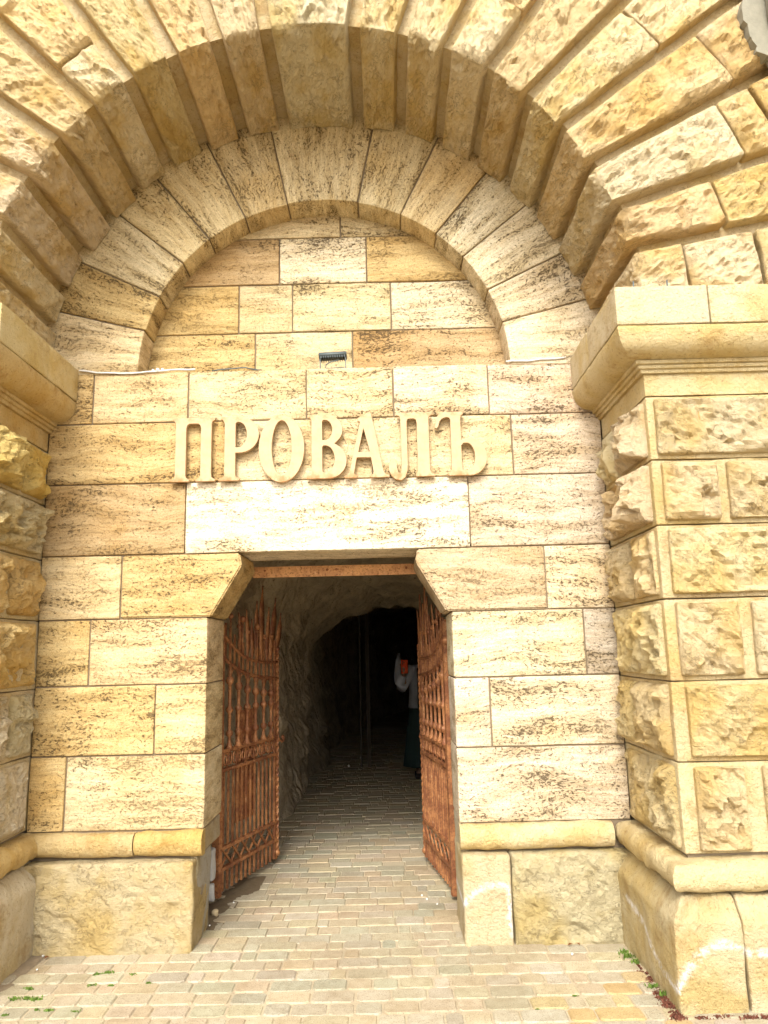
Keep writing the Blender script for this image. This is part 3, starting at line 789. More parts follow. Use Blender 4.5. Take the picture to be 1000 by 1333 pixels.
build_tunnel()
# wall collar closing the gap above the tunnel start is the thick entrance wall itself

# posts deep in the tunnel
POST = m_plain('dark_timber', (.07, .05, .03), .8, .4, 12)
fr_ = empty('door_frame', (0, 6.5, 0), label='dim upright timber posts standing deep inside the tunnel', cat='frame')
for x, w in ((-.055, .022), (.055, .05)):
    bm = bmesh.new(); simple_box(bm, x-w/2, x+w/2, -.04, .04, 0, 2.5); o = done(bm, 'post', POST, fr_, smooth=False)

# ------------------------------------------------------------------ iron beam
bm = bmesh.new(); simple_box(bm, -.53, .565, .50, .515, 2.100, 2.172)
beam = empty('iron_beam', (0, .5, 2.1), label='rusty flat iron bar across the top of the doorway under the lintel', cat='beam')
for v in bm.verts: v.co -= Vector((0, .5, 2.1))
bmesh.ops.bevel(bm, geom=bm.edges[:], offset=.002, segments=1)
done(bm, 'bar', BEAM, beam, smooth=False)
for x in (-.03, .03, -.45, .5):
    bm = bmesh.new(); bmesh.ops.create_uvsphere(bm, u_segments=8, v_segments=5, radius=.009, matrix=Matrix.Translation((x, -.001, .045))); done(bm, 'rivet', RUST, beam)

# ------------------------------------------------------------------ gates
def interp(xs, zs, s): return float(np.interp(s, xs, zs))
UP = ([0, .1, .22, .345, .5, .636, .93], [1.775, 1.70, 1.632, 1.580, 1.548, 1.533, 1.527])
LO = ([0, .1, .217, .35, .495, .7, .93], [1.61, 1.55, 1.504, 1.466, 1.44, 1.415, 1.400])
def curve_pts(c, a, b, n=18): return [(s, 0, interp(*c, s)) for s in np.linspace(a, b, n)]
def sqbar(x, z0, z1, w=.014, y=0):
    bm = bmesh.new(); simple_box(bm, x-w/2, x+w/2, y-w/2, y+w/2, z0, z1); return bm
def make_gate(hx, hy, ang_, label, panel=True):
    g = empty('gate_leaf', (hx, hy, 0), ang_, label=label, cat='gate', group='rusty wrought iron gate leaves')
    # hinge post
    bm = bmesh.new(); simple_box(bm, -.022, .022, -.026, .026, .03, 1.80); bmesh.ops.bevel(bm, geom=bm.edges[:], offset=.003, segments=1)
    hp = done(bm, 'hinge_stile', RUST, g, smooth=False)
    for z in (.52, .78, 1.05, 1.33, 1.6):
        bm = bmesh.new(); ball(bm, (0, -.027, z), .009, 8, 5); done(bm, 'bolt', RUST, hp)
    bm = bmesh.new(); tube(bm, [(-.005, 0, 1.635), (-.005, 0, 1.68)], .036, 12); done(bm, 'hinge_collar', RUST, hp)
    # free stile: flat bar plus twisted bar
    bm = sqbar(.875, .05, 1.70, .018); done(bm, 'free_stile', RUST, g, smooth=False)
    bm = bmesh.new(); rings = []; n = 120
    for i in range(n+1):
        z = .10+(1.62-.10)*i/n; a = i*.42
        rings.append([bm.verts.new((.925+.0155*math.cos(a+k*math.pi/2), .0155*math.sin(a+k*math.pi/2), z)) for k in range(4)])
    for A, B in zip(rings[:-1], rings[1:]):
        for k in range(4): bm.faces.new((A[k], A[(k+1) % 4], B[(k+1) % 4], B[k]))
    bm.faces.new(rings[0]); bm.faces.new(rings[-1])
    tb = done(bm, 'twisted_bar', RUST, g, smooth=False)
    bm = bmesh.new(); ball(bm, (.925, 0, .085), .026); tube(bm, [(.925, 0, .06), (.91, 0, .045), (.885, 0, .05), (.88, 0, .07), (.893, 0, .08)], .008, 6)
    ball(bm, (.925, 0, 1.63), .02); ball(bm, (.925, 0, .93), .024); ball(bm, (.925, 0, .23), .018); done(bm, 'boss', RUST, tb)
    # horizontal rails
    for z in (.185, .317, .82, .945):
        bm = bmesh.new(); simple_box(bm, .02, .905, -.016, .016, z-.010, z+.010); bmesh.ops.bevel(bm, geom=bm.edges[:], offset=.003, segments=1); done(bm, 'rail', RUST, g, smooth=False)
    for c in (UP, LO):
        bm = bmesh.new(); tube(bm, curve_pts(c, .0, .91), .013, 6); done(bm, 'curved_rail', RUST, g)
    # lower bars
    xs = [.075+.0665*i for i in range(12)]
    for x in xs:
        done(sqbar(x, .045, .185, .014), 'bar', RUST, g, smooth=False)
        done(sqbar(x, .317, .82, .013), 'bar', RUST, g, smooth=False)
        done(sqbar(x, interp(*LO, x), interp(*UP, x)+(.10 if x < .9 else 0), .012), 'bar', RUST, g, smooth=False)
    # crossed lattice
    k = .1335
    for i in range(6):
        x = .06+k*i
        for a, b in ((x, x+k), (x+k, x)):
            bm = bmesh.new(); tube(bm, [(a, (.006 if a < b else -.006), .19), (b, (.006 if a < b else -.006), .312)], .008, 4); done(bm, 'lattice_bar', RUST, g, smooth=False)
    # scroll band
    for i in range(6):
        cx = .125+.1335*i
        for s in (-1, 1):
            pts = []
            for j in range(22):
                a = j/21*4.2*math.pi*.62; r = .052*(1-.62*j/21)
                pts.append((cx+s*(.03-r*math.cos(a)*.62), 0, .882+r*math.sin(a)*1.05))
            bm = bmesh.new(); tube(bm, pts, .0058, 5, flat=1.3); done(bm, 'scroll', RUST, g)
        done(sqbar(cx, .825, .94, .010), 'bar', RUST, g, smooth=False)
    # balusters with knobs, curls below and small arches above, ball finials on top
    bxs = [.145, .278, .412, .548, .682, .812]
    for i, x in enumerate(bxs):
        zt = interp(*LO, x)
        prof = [(.945, .012), (.955, .030), (.975, .020), (1.0, .012), (1.03, .011), (1.04, .022), (1.055, .026), (1.07, .022), (1.08, .011), (1.19, .0125), (1.2, .022), (1.215, .028), (1.23, .022), (1.24, .0125)]
        dz = zt-1.09-.0
        kz = zt-.115
        prof += [(kz-.03, .0125), (kz-.02, .022), (kz, .030), (kz+.02, .022), (kz+.03, .0125), (zt, .0125)]
        bm = bmesh.new(); tube(bm, [(x, 0, z) for z, r in prof], [r for z, r in prof], 8); done(bm, 'baluster', RUST, g)
        tz = interp([.14, .21, .33, .45, .59, .73, .82], [1.86, 1.81, 1.768, 1.736, 1.714, 1.715, 1.72], x)
        bm = bmesh.new(); tube(bm, [(x, 0, zt), (x, 0, tz)], [.0105, .008], 6); done(bm, 'spike', RUST, g)
        bm = bmesh.new(); ball(bm, (x, 0, tz+.012), .021); done(bm, 'ball_finial', RUST, g)
        if i < 5:
            x2 = bxs[i+1]; xm = (x+x2)/2
            pts = [(x+.014, 0, interp(*LO, xm)-.065)]+[(xm-.05*math.cos(math.pi*j/8), 0, interp(*LO, xm)-.06+.048*math.sin(math.pi*j/8)) for j in range(9)]
            bm = bmesh.new(); tube(bm, pts, .006, 5); done(bm, 'small_arch', RUST, g)
            bm = bmesh.new(); tube(bm, [(x+.012, 0, 1.02)]+[(xm-.052*math.cos(math.pi*j/8), 0, 1.0-.045*math.sin(math.pi*j/8)) for j in range(9)]+[(x2-.012, 0, 1.02)], .006, 5); done(bm, 'small_arch', RUST, g)
    # rods with balls set further up, and the fan of blades
    for x, z in ((.292, 1.835), (.528, 1.785)):
        bm = bmesh.new(); tube(bm, [(x, -.02, interp(*UP, x)), (x, -.02, z)], .007, 6); ball(bm, (x, -.02, z+.015), .026); done(bm, 'ball_finial', RUST, g)
    for bx, tx, tz, w in ((.40, .40, 1.93, .022), (.55, .57, 2.00, .026), (.64, .655, 2.12, .030), (.74, .76, 1.96, .024), (.80, .88, 2.04, .032), (.88, .985, 1.92, .03), (.30, .27, 1.90, .02), (.47, .49, 1.86, .02)):
        z0 = interp(*UP, min(bx, .9)); n = 14; bm = bmesh.new(); rows_ = []
        for i in range(n+1):
            t = i/n; ww = w*1.35*(.25+1.0*math.sin(math.pi*min(1, t*.78+.12))**1.0)*(1 if t < .75 else max(.05, (1-t)/.25))
            x = bx+(tx-bx)*t+.005*math.sin(t*4); y = .006*math.sin(t*4+bx*9); z = z0+(tz-z0)*t
            rows_.append([bm.verts.new((x-ww, y, z)), bm.verts.new((x, y+.007, z)), bm.verts.new((x+ww, y, z)), bm.verts.new((x, y-.007, z))])
        for A, B in zip(rows_[:-1], rows_[1:]):
            for k_ in range(4): bm.faces.new((A[k_], A[(k_+1) % 4], B[(k_+1) % 4], B[k_]))
        bm.faces.new(rows_[0]); bm.faces.new(rows_[-1])
        done(bm, 'blade', RUST, g)
    # sheet panel behind the bars
    if panel: bm = bmesh.new(); simple_box(bm, .285, .60, .022, .027, .43, 1.195); done(bm, 'sheet_panel', RUST, g, smooth=False)
    # handle: curled hook at the free edge
    pts = [(.925, 0, .925), (.965, -.01, .915), (.995, -.01, .90), (1.02, -.01, .905), (1.03, -.01, .928), (1.015, -.01, .945), (.998, -.01, .935)]
    bm = bmesh.new(); tube(bm, pts, [.009, .008, .008, .009, .009, .009, .011], 7); ball(bm, (1.005, -.01, .932), .012, 8, 5); done(bm, 'handle', RUST, g)
    return g
make_gate(-.80, .75, math.atan2(.86, .26), 'left rusty wrought iron gate leaf with twisted edge bar, folded back into the tunnel')
make_gate(.765, .68, math.atan2(.99, -.165), 'right rusty wrought iron gate leaf seen almost edge-on, folded back into the tunnel', False)

# ------------------------------------------------------------------ letters
K = 1/926.
def ell(cx, cy, rx, ry, a0, a1, n=18): return [(cx+rx*math.cos(math.radians(a0+(a1-a0)*i/n)), cy+ry*math.sin(math.radians(a0+(a1-a0)*i/n))) for i in range(n+1)]
def foot(x0, x1, s0, s1, up=True):  # serif x0..x1 under stem s0..s1, left-bottom to right
    return [(x0, 0), (x1, 0), (x1, 12), (s1+10, 18), (s1+2, 26), (s1, 40)], [(s0, 40), (s0-2, 26), (s0-10, 18), (x0, 12)]
def glyphs():
    g = {}
    fr1, fl1 = foot(0, 108, 25, 86); fr2, fl2 = foot(142, 255, 170, 232)
    g['pe'] = ([fr1 + [(86, 318), (92, 334), (104, 342), (152, 342), (164, 334), (170, 318)] + fl2 + [(142, 0)] + fr2[1:] + [(232, 335), (236, 352), (252, 364), (252, 377), (6, 377), (6, 364), (20, 354), (25, 335)] + fl1], -.949)
    fr, fl = foot(0, 120, 32, 95)
    g['er'] = ([fr + [(95, 163), (118, 163)] + ell(118, 270, 112, 107, -90, 90, 22)[1:] + [(12, 377), (12, 364), (26, 354), (32, 335)] + fl,
                [(95, 195), (95, 338), (104, 346), (112, 346)] + ell(112, 271, 48, 75, 90, -90, 16)[1:] + [(104, 196)]]     , -.652)
    g['o'] = ([ell(131, 184, 131, 200, 0, 360, 56)[:-1], ell(132, 186, 57, 164, 0, 360, 44)[:-1]], -.405)
    g['ve'] = ([[(0, 0), (125, 0)] + ell(125, 104, 104, 104, -90, 62, 22)[1:] + [(160, 204)] + ell(112, 287, 96, 90, -50, 90, 20)[1:] + [(12, 377), (12, 364), (24, 354), (28, 340), (28, 36), (24, 24), (12, 14), (0, 12)],
                [(90, 226), (90, 338), (98, 346)] + ell(106, 286, 42, 60, 90, -90, 14) + [(98, 226)],
                [(90, 42), (90, 186), (98, 194)] + ell(108, 114, 52, 80, 90, -90, 14) + [(98, 34)]], -.108)
    g['a'] = ([[(0, 0), (72, 0), (72, 12), (58, 18), (54, 28), (70, 112), (72, 118), (152, 118), (166, 34), (164, 20), (145, 12), (145, 0), (255, 0), (255, 12), (236, 16), (228, 28),
                (222, 40), (158, 378), (150, 392), (134, 384), (118, 372), (100, 364), (80, 352), (78, 336), (92, 330), (28, 32), (18, 16), (0, 12)],
               [(80, 150), (112, 290), (147, 150)]], .125)
    g['el'] = ([[(152, 0), (263, 0), (263, 12), (244, 18), (235, 36), (235, 335), (238, 352), (252, 362), (252, 377), (52, 377), (52, 364), (68, 356), (72, 338), (74, 70), (70, 32), (62, 16), (52, 30), (46, 60), (48, 92),
                 (34, 108), (14, 106), (2, 84), (0, 40), (14, 6), (40, -16), (70, -20), (94, -4), (106, 30), (109, 70), (109, 325), (116, 340), (150, 342), (163, 334), (166, 318), (166, 38), (162, 20), (152, 12)]], .398)
    g['hard'] = ([[(70, 0), (200, 0)] + ell(200, 108, 95, 108, -90, 90, 24)[1:] + [(170, 216), (150, 208), (150, 335), (154, 352), (166, 362), (166, 377), (45, 377), (30, 372), (18, 352), (6, 310), (0, 284), (12, 278), (22, 290), (30, 320), (46, 338),
                  (68, 345), (84, 342), (91, 332), (91, 36), (86, 20), (70, 12)],
                 [(150, 36), (150, 176), (162, 188), (178, 190)] + ell(180, 108, 46, 82, 90, -90, 16)[1:] + [(158, 28)]], .688)
    return g
lab = {'pe': ('letter_pe', 'cream metal letter П, first of the word on the wall'), 'er': ('letter_er', 'cream metal letter Р, second of the word on the wall'),
       'o': ('letter_o', 'cream metal round letter О of the word on the wall'), 've': ('letter_ve', 'cream metal letter В in the middle of the word on the wall'),
       'a': ('letter_a', 'cream metal letter А of the word on the wall'), 'el': ('letter_el', 'cream metal letter Л with a hooked left leg on the wall'),
       'hard': ('letter_hard_sign', 'cream metal letter Ъ, last of the word on the wall')}
for key, (loops, x0) in glyphs().items():
    cu = bpy.data.curves.new('glyph', 'CURVE'); cu.dimensions = '2D'; cu.fill_mode = 'BOTH'; cu.extrude = .014; cu.bevel_depth = .0025; cu.bevel_resolution = 1; cu.offset = -.0025
    for lp in loops:
        sp_ = cu.splines.new('POLY'); sp_.points.add(len(lp)-1); sp_.use_cyclic_u = True
        for p, (x, y) in zip(sp_.points, lp): p.co = (x*K, y*K, 0, 1)
    tmp = bpy.data.objects.new('glyph', cu); COL.objects.link(tmp)
    dg = bpy.context.evaluated_depsgraph_get(); me = bpy.data.meshes.new_from_object(tmp.evaluated_get(dg)); 
    bpy.data.objects.remove(tmp)
    me.transform(Matrix.Rotation(math.radians(90), 4, 'X')); me.materials.clear()
    nm, lb = lab[key]
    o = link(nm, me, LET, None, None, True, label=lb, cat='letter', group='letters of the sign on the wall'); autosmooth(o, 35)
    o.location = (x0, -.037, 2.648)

# ------------------------------------------------------------------ floodlight and cables on the ledge
BLK = m_plain('dark_grey_metal', (.11, .13, .13), .5, .3, 40, .3); GLS = m_plain('lamp_glass', (.10, .13, .13), .2, .1, 10)
fl = empty('floodlight', (.055, .07, 3.384), label='small dark floodlight standing on the ledge above the lettering', cat='lamp')
T = Matrix.Translation((0, -.03, .088)) @ Matrix.Rotation(math.radians(-16), 4, 'X') @ Matrix.Rotation(math.radians(-2), 4, 'Y')
bm = bmesh.new(); simple_box(bm, -.09, .09, -.032, .032, -.006, .014, T); bmesh.ops.bevel(bm, geom=bm.edges[:], offset=.004, segments=2); done(bm, 'housing', BLK, fl)
bm = bmesh.new(); simple_box(bm, -.078, .078, -.026, .026, .014, .017, T); done(bm, 'lamp_glass', GLS, fl, smooth=False)
for i in range(11):
    x = -.075+.015*i; bm = bmesh.new(); simple_box(bm, x-.0022, x+.0022, -.026, .026, -.022, -.006, T); done(bm, 'fin', BLK, fl, smooth=False)
for x in (-.082, .082):
    bm = bmesh.new(); simple_box(bm, x-.0025, x+.0025, -.042, -.022, 0, .085); done(bm, 'bracket', BLK, fl, smooth=False)
bm = bmesh.new(); simple_box(bm, -.085, .085, -.042, -.022, 0, .003); done(bm, 'bracket', BLK, fl, smooth=False)
bm = bmesh.new(); tube(bm, [(.045, -.03, .07), (.03, -.05, .055), (-.01, -.055, .045), (-.04, -.05, .03), (-.05, -.045, .008), (-.02, -.04, .006), (.06, -.04, .008), (.08, -.03, .006)], .0035, 6); done(bm, 'lead', BLK, fl)
WC = m_plain('white_cable', (.62, .60, .56), .5, .15)
def cable(pts, r, mat, label):
    x0, y0, z0 = pts[0]; bm = bmesh.new(); P = []
    for a, b in zip(pts[:-1], pts[1:]):
        for j in range(4): P.append(Vector(a).lerp(Vector(b), j/4))
    P.append(Vector(pts[-1])); P = [p-Vector(pts[0])+Vector((0, 0, .002*math.sin(i*1.1))) for i, p in enumerate(P)]
    tube(bm, P, r, 6); o = done(bm, 'cable', mat, None, label=label, cat='cable'); o.location = pts[0]
cable([(-1.56, -.012, 3.400), (-1.45, -.012, 3.385), (-1.3, -.010, 3.374), (-1.15, -.010, 3.378), (-1.05, -.010, 3.386), (-.9, -.008, 3.392), (-.82, -.006, 3.390)], .006, WC, 'white cable along the left end of the ledge above the lettering')
cable([(1.16, -.010, 3.392), (1.3, -.012, 3.393), (1.4, -.012, 3.400), (1.54, -.012, 3.408)], .006, WC, 'white cable along the right end of the ledge above the lettering')
cable([(-.72, .02, 3.388), (-.6, .0, 3.394), (-.5, .0, 3.396), (-.4, .03, 3.388)], .004, BLK, 'thin black cable lying on the ledge left of the floodlight')
bm = bmesh.new(); ball(bm, (0, 0, 0), .014, 8, 5); ball(bm, (.03, 0, .002), .011, 8, 5); ball(bm, (-.03, 0, -.002), .010, 8, 5)
o = done(bm, 'putty_lump', WC, None, label='lump of white putty on the left ledge cable', cat='putty'); o.location = (-1.06, -.008, 3.392)
for x in (1.685, 1.86):
    bm = bmesh.new(); tube(bm, [(0, 0, 0), (.001, 0, .055)], .004, 6)
    o = done(bm, 'iron_pin', BLK, None, label=('left' if x < 1.7 else 'right')+' of two short iron pins standing on the right cornice', cat='pin'); o.location = (x, -D-.12, 3.402)

# ------------------------------------------------------------------ litter, dirt, weeds
GRN = m_plain('moss_green', (.12, .19, .03), .9, .4, 60); RED = m_plain('dry_red_sedum', (.17, .06, .035), .9, .6, 60); DIRT = m_plain('brown_dirt', (.16, .115, .065), .95, .4, 40, 0, .6)
def blades(name, spots, mat, n, spread, hgt, seedv, label, kind='stuff', cat=None, w=.004):
    r = random.Random(seedv); bm = bmesh.new()
    for (x, y, sc) in spots:
        for _ in range(n):
            a = r.uniform(0, 6.28); q = abs(r.gauss(0, spread*sc)); px, py = x+q*math.cos(a), y+q*math.sin(a)*.6
            h = hgt*r.uniform(.4, 1.2)*sc; t = r.uniform(0, 6.28); lean = r.uniform(0, .8)*h
            d = Vector((math.cos(t), math.sin(t), 0)); p = Vector((-d.y, d.x, 0))*w*r.uniform(.6, 1.4)
            b0 = Vector((px, py, -.003)); m_ = b0+d*lean*.4+Vector((0, 0, h*.6)); e = b0+d*lean+Vector((0, 0, h))
            vs = [bm.verts.new(b0-p*.6), bm.verts.new(b0+p*.6), bm.verts.new(m_+p), bm.verts.new(m_-p), bm.verts.new(e)]
            bm.faces.new(vs[:4]); bm.faces.new((vs[3], vs[2], vs[4]))
    me = bpy.data.meshes.new(name); bm.to_mesh(me); bm.free()
    return link(name, me, mat, None, None, False, label=label, kind=kind, cat=cat)
blades('moss_tufts', [(-1.16, -.37, 1), (-1.11, -.35, 1.1), (-.98, -.37, .6), (-1.14, -.50, .9), (-1.04, -.50, .6), (-.86, -.48, .6), (-1.44, -.52, .9), (-1.46, -.63, 1), (-1.40, -.63, 1.1), (-1.35, -.64, 1), (-1.30, -.75, .6),
        (-1.24, -.76, .8), (-1.42, -.80, .8), (-1.11, -.78, .7), (-.72, -.42, .4), (-.60, -.66, .4), (1.0, -.85, .4), (1.2, -.72, .4)], GRN, 60, .016, .012, 3, 'small green moss tufts in the paving joints')
blades('weed', [(1.575, -.24, 1), (1.58, -.30, 1.3), (1.595, -.37, 1.1), (1.585, -.66, 1), (1.61, -.75, 1.2)], GRN, 70, .016, .022, 5, 'green weeds sprouting along the foot of the right pier', w=.0035)
rs = random.Random(5)
sp_r = [(1.60+rs.uniform(-.02, .01), -.40-.55*t+rs.uniform(-.02, .02), .5+.8*t) for t in [i/22 for i in range(23)]] + [(1.62+.065*i+rs.uniform(-.02, .02), -.955+rs.uniform(-.02, .02), rs.uniform(.6, 1.3)) for i in range(26)]
blades('dry_weed', sp_r, RED, 70, .018, .010, 6, 'dry reddish brown creeping weed along the foot of the right pier', w=.004)
def patch(name, pts, mat, label, h=.006, sd=1):
    """low mound of dirt over the paving"""
    P = np.array(pts); x0, y0 = P.min(0)-.06; x1, y1 = P.max(0)+.06
    nx, ny = int((x1-x0)/.012), int((y1-y0)/.012); X, Y = np.meshgrid(np.linspace(x0, x1, nx), np.linspace(y0, y1, ny), indexing='ij')
    q = np.stack([X.ravel(), Y.ravel(), 0*X.ravel()], 1)
    d = np.full(len(q), 9.)
    for a, b in zip(P[:-1], P[1:]):
        ab = b-a; t = np.clip(((q[:, :2]-a)@ab)/(ab@ab), 0, 1); d = np.minimum(d, np.linalg.norm(q[:, :2]-(a+t[:, None]*ab), axis=1))
    z = h*(1-d/.09)+.006*fbm(q, 14, 4, sd)+.003*fbm(q, 50, 2, sd)-.001
    q[:, 2] = z; ok = (z > -.006).reshape(nx, ny); i = np.arange(nx*ny).reshape(nx, ny)
    Fq = [[i[a, b], i[a+1, b], i[a+1, b+1], i[a, b+1]] for a in range(nx-1) for b in range(ny-1) if ok[a, b] and ok[a+1, b] and ok[a, b+1] and ok[a+1, b+1]]
    Fq = [[int(k) for k in f] for f in Fq]
    me = mesh_np(name, q, Fq); return link(name, me, mat, None, None, True, label=label, kind='stuff')
patch('dirt', [(-.80, .30), (-.78, .55), (-.74, .80), (-.68, 1.0), (-.62, 1.25)], DIRT, 'brown dirt swept up against the foot of the left gate', .010)
patch('dust', [(-1.6, -.05), (-1.62, -.3), (-1.63, -.6), (-1.7, -.95)], m_plain('grey_dust', (.26, .20, .13), .95, .4, 40, 0, .5), 'grey dust along the foot of the left pier', .004, 5)
STN = m_plain('stone_chip', (.55, .43, .25), .9, .3, 30, 0, .4); WST = m_plain('white_chip', (.7, .68, .62), .8, .2)
def chip(x, y, r, mat, nm, label, cat, sd, group=None):
    bm = bmesh.new(); bmesh.ops.create_icosphere(bm, subdivisions=2, radius=r); q = random.Random(sd)
    for k in range(6):
        n_ = Vector((q.gauss(0, 1), q.gauss(0, 1), q.gauss(0, 1))).normalized()
        bmesh.ops.bisect_plane(bm, geom=bm.verts[:]+bm.edges[:]+bm.faces[:], plane_co=n_*r*.62, plane_no=n_, clear_outer=True)
        e = [e for e in bm.edges if e.is_boundary]
        if e: bmesh.ops.holes_fill(bm, edges=e)
    o = done(bm, nm, mat, None, smooth=False, label=label, cat=cat, group=group); o.location = (x, y, r*.55+.002)
chip(-.745, .48, .026, STN, 'stone_chip', 'yellow stone chip lying on the dirt below the left gate', 'stone', 3)
for i, (x, y, r) in enumerate([(-.68, .72, .006), (-.74, .30, .006), (-1.55, -.12, .008), (-1.50, -.30, .006), (.55, .78, .008), (.58, .70, .007), (.64, .60, .006), (-.24, 6.6, .02), (-.10, 7.4, .02), (1.30, -.25, .008)]):
    chip(x, y, r, WST, 'white_chip', ['tiny white chip on the brown dirt behind the left plinth', 'tiny white chip on the paving beside the front end of the left plinth', 'white chip in the corner where left pier and wall meet the paving',
        'tiny white chip in front of the left plinth near the left pier', 'white chip farthest back of the three before the foot of the right gate', 'middle white chip of the three before the foot of the right gate',
        'smallest and nearest white chip of the three before the foot of the right gate', 'bright white chip on the dark tunnel floor left of the posts', 'faint white chip deepest in the tunnel beside the posts',
        'white chip on the yellow paving near the right plinth'][i], 'litter', 40+i, 'tiny white chips on the paving')
for i, (x, y, a) in enumerate([(1.32, -.12, .4), (1.36, -.11, 2.2), (-1.52, -.14, 1.1)]):
    bm = bmesh.new(); vs = [bm.verts.new(p) for p in ((-.02, 0, 0), (-.006, -.009, .006), (.02, 0, .002), (.0, .009, .008))]; bm.faces.new((vs[0], vs[1], vs[3])); bm.faces.new((vs[1], vs[2], vs[3]))
    bmesh.ops.solidify(bm, geom=bm.faces[:], thickness=.001)
    o = done(bm, 'dry_leaf', m_plain('dry_leaf', (.32, .12, .04), .8), None, smooth=False, label=['curled brown dry leaf, left one of two by the right plinth', 'curled brown dry leaf, right one of two by the right plinth', 'curled brown dry leaf in the corner by the left pier'][i], cat='leaf', group='dry leaves at the foot of the wall'); o.location = (x, y, .004); o.rotation_euler = (0, 0, a)
# crumbling mortar round the hinge post of the left gate
cm = empty('crumbled_mortar', (-.82, .62, 0), label='broken white mortar around the bottom of the left gate post', cat='mortar')
WM = m_plain('white_mortar', (.50, .48, .44), .95, .35, 30, 0, .6)
for nm, a in (('mortar_lump', (-.035, .03, -.02, .05, .17, .36)), ('mortar_lump', (-.02, .035, -.03, .03, .05, .15))):
    rbox(nm, cm, WM, *a, color=(.5, .5, .5), r=.012, res=.02, amp=.012, seed=ns(), nscale=12)
bm = bmesh.new(); tube(bm, [(-.05, -.02, 0), (-.05, -.02, .40)], .014, 8); done(bm, 'iron_pipe', BLK, cm)
# shards of mortar at the reveal of the left plinth
# ------------------------------------------------------------------ visitor in the tunnel
SKIN = m_plain('skin', (.34, .20, .13), .6, .1, 20); WCL = m_plain('white_cloth', (.55, .56, .58), .85, .1, 25); TEAL = m_plain('teal_cloth', (.05, .085, .08), .85, .2, 30)
DTOP = m_plain('dark_cloth', (.03, .025, .025), .85, .2, 30); HAIR = m_plain('dark_hair', (.03, .02, .015), .6, .3, 80)
per = empty('person', (.82, 5.6, 0), label='visitor in white jacket behind the right gate in the dark tunnel, holding up a phone', cat='person')
J = {}; E2 = []; RAD = {}
def j(n, x, y, z, r, par=None):
    J[n] = (x, y, z); RAD[n] = r
    if par: E2.append((par, n))
j('pel', 0, 0, .90, .125); j('sp', 0, 0, 1.08, .105, 'pel'); j('ch', 0, 0, 1.27, .125, 'sp'); j('nk0', 0, 0, 1.40, .06, 'ch'); j('nk', 0, -.01, 1.45, .048, 'nk0'); j('hd', 0, -.02, 1.53, .072, 'nk'); j('hd2', 0, -.015, 1.60, .078, 'hd'); j('hd3', 0, -.01, 1.66, .05, 'hd2')
for s, q in ((-1, 'a'), (1, 'b')):
    j('hip'+q, s*.09, 0, .84, .095, 'pel'); j('kn'+q, s*.10, -.02, .47, .058, 'hip'+q); j('an'+q, s*.10, .01, .09, .038, 'kn'+q); j('to'+q, s*.12, -.14, .03, .035, 'an'+q)
    j('sh'+q, s*.165, 0, 1.35, .055, 'ch')
j('ela', -.27, -.10, 1.13, .042, 'sha'); j('wra', -.275, -.24, 1.30, .027, 'ela'); j('pala', -.27, -.26, 1.355, .030, 'wra')
for k, (dx, dz) in enumerate(((-.045, .075), (-.022, .075), (.018, .07), (.042, .055))):
    j('f%da' % k, -.27+dx*.8, -.250, 1.355+dz*.5, .010, 'pala'); j('f%db' % k, -.27+dx, -.262, 1.355+dz, .009, 'f%da' % k)
j('elb', .29, -.08, 1.12, .042, 'shb'); j('wrb', .10, -.27, 1.20, .027, 'elb'); j('palb', .03, -.30, 1.24, .03, 'wrb')
names = list(J); me = bpy.data.meshes.new('body'); me.from_pydata([J[n] for n in names], [(names.index(a), names.index(b)) for a, b in E2], [])
body = link('body', me, SKIN, per, None, True)
md = body.modifiers.new('skin', 'SKIN'); md.use_smooth_shade = True
for i, n in enumerate(names): me.skin_vertices[0].data[i].radius = (RAD[n], RAD[n]); me.skin_vertices[0].data[i].use_root = (n == 'pel')
sb = body.modifiers.new('sub', 'SUBSURF'); sb.levels = 2; sb.render_levels = 2
def loft(name, rings, mat, parent, n=36, fold=0, closed=True, a0=0, a1=360):
    """rings: (cx, cy, cz, rx, ry)"""
    bm = bmesh.new(); prev = None
    for (cx, cy, cz, rx, ry) in rings:
        row = []
        for k in range(n if closed else n+1):
            a = math.radians(a0+(a1-a0)*k/n); f = 1+fold*math.sin(a*9+cz*4)+fold*.6*math.sin(a*17+cz*9)
            row.append(bm.verts.new((cx+rx*f*math.sin(a), cy-ry*f*math.cos(a), cz)))
        if prev:
            for k in range(n if closed else n): bm.faces.new((prev[k], prev[(k+1) % len(prev)], row[(k+1) % len(row)], row[k]))
        prev = row
    if not closed or name != 'x': bmesh.ops.solidify(bm, geom=bm.faces[:], thickness=.006)
    return done(bm, name, mat, parent)
loft('skirt', [(0, 0, 1.04, .135, .11), (0, 0, .92, .18, .15), (0, 0, .6, .24, .2), (0, 0, .3, .28, .24), (0, 0, .14, .30, .26)], TEAL, per, fold=.04)
loft('top', [(0, 0, 1.02, .15, .12), (0, 0, 1.2, .155, .13), (0, 0, 1.32, .17, .12), (0, 0, 1.39, .11, .08), (0, 0, 1.42, .06, .06)], DTOP, per)
loft('jacket', [(0, .01, .86, .215, .18), (0, .01, 1.0, .20, .165), (0, .01, 1.2, .195, .15), (0, .01, 1.36, .20, .12), (0, .01, 1.41, .13, .08)], WCL, per, fold=.03, closed=False, a0=28, a1=332)
def sleeve(nm, pts, rads, fold=.06):
    bm = bmesh.new(); tube(bm, pts, rads, 16)
    done(bm, nm, WCL, per)
sleeve('sleeve', [(-.16, 0, 1.37), (-.25, -.07, 1.20), (-.30, -.12, 1.135), (-.325, -.18, 1.18), (-.285, -.232, 1.275)], [.075, .07, .075, .06, .045])
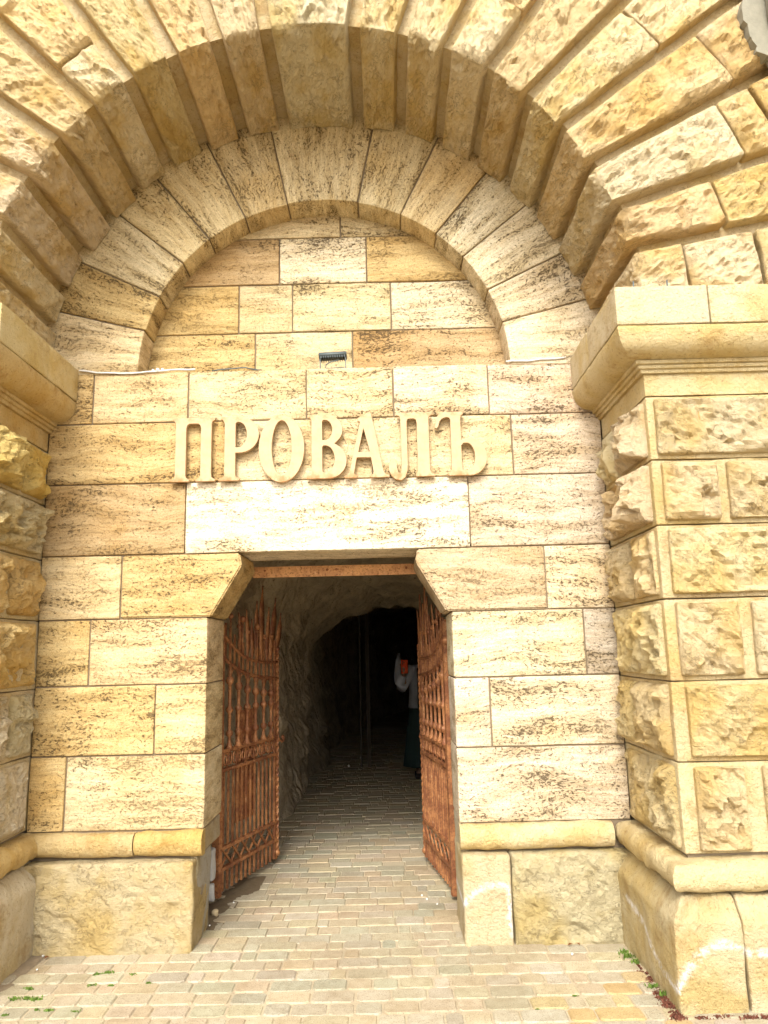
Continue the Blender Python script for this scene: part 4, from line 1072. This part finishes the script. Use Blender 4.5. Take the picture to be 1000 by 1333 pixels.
sleeve('sleeve', [(.16, 0, 1.37), (.25, -.06, 1.2), (.28, -.10, 1.13), (.17, -.22, 1.17), (.12, -.255, 1.19)], [.075, .07, .07, .055, .045])
# loose white shawl end hanging over the raised arm, left of the phone
bm = bmesh.new(); prof = [(0, .0, 1.56, .012), (-.012, 0, 1.48, .035), (-.02, 0, 1.38, .045), (-.028, 0, 1.28, .05), (-.02, 0, 1.20, .055), (.0, .0, 1.16, .03)]
prev = None
for (x, y, z, w) in prof:
    row = [bm.verts.new((-.325+x+w*(t-.5)*2*.9, -.215+.02*math.sin(t*6), z)) for t in (0, .25, .5, .75, 1)]
    if prev:
        for k in range(4): bm.faces.new((prev[k], prev[k+1], row[k+1], row[k]))
    prev = row
bmesh.ops.solidify(bm, geom=bm.faces[:], thickness=.006); done(bm, 'shawl', WCL, per)
bm = bmesh.new(); bmesh.ops.create_uvsphere(bm, u_segments=20, v_segments=12, radius=1, matrix=Matrix.Translation((0, .022, 1.60)) @ Matrix.Diagonal((.096, .105, .115, 1)))
bmesh.ops.bisect_plane(bm, geom=bm.verts[:]+bm.edges[:]+bm.faces[:], plane_co=(0, -.035, 1.62), plane_no=(0, -1, -.45), clear_outer=True)
bmesh.ops.create_cone(bm, segments=14, radius1=.07, radius2=.085, depth=.22, cap_ends=True, matrix=Matrix.Translation((0, .07, 1.47)) @ Matrix.Diagonal((1, .5, 1, 1)))
done(bm, 'hair', HAIR, per)
bm = bmesh.new(); ball(bm, (0, -.108, 1.575), .014, 8, 6); done(bm, 'nose', SKIN, per)
for s in (-1, 1):
    bm = bmesh.new(); ball(bm, (s*.03, -.092, 1.60), .010, 8, 6); done(bm, 'eye', DTOP, per)
    bm = bmesh.new(); simple_box(bm, s*.11-.045, s*.11+.045, -.20, .07, 0, .06); bmesh.ops.bevel(bm, geom=bm.edges[:], offset=.022, segments=3); done(bm, 'shoe', DTOP, per)
bm = bmesh.new(); simple_box(bm, -.022, .022, -.098, -.090, 1.542, 1.549); done(bm, 'mouth', m_plain('lips', (.3, .08, .06)), per)
PH = m_plain('orange_case', (.85, .10, .025), .4, .05)
ph = empty('phone', (.56, 5.335, 1.39), label='phone in a bright orange case held up by the visitor in the tunnel', cat='phone')
bm = bmesh.new(); simple_box(bm, -.042, .042, -.006, .006, -.085, .085); bmesh.ops.bevel(bm, geom=bm.edges[:], offset=.004, segments=2); done(bm, 'case', PH, ph)
for x, z in ((-.022, .06), (-.022, .036), (-.004, .05)):
    bm = bmesh.new(); bmesh.ops.create_cone(bm, segments=12, radius1=.009, radius2=.009, depth=.003, cap_ends=True, matrix=Matrix.Translation((x, -.0075, z)) @ Matrix.Rotation(math.pi/2, 4, 'X')); done(bm, 'camera_lens', DTOP, ph)
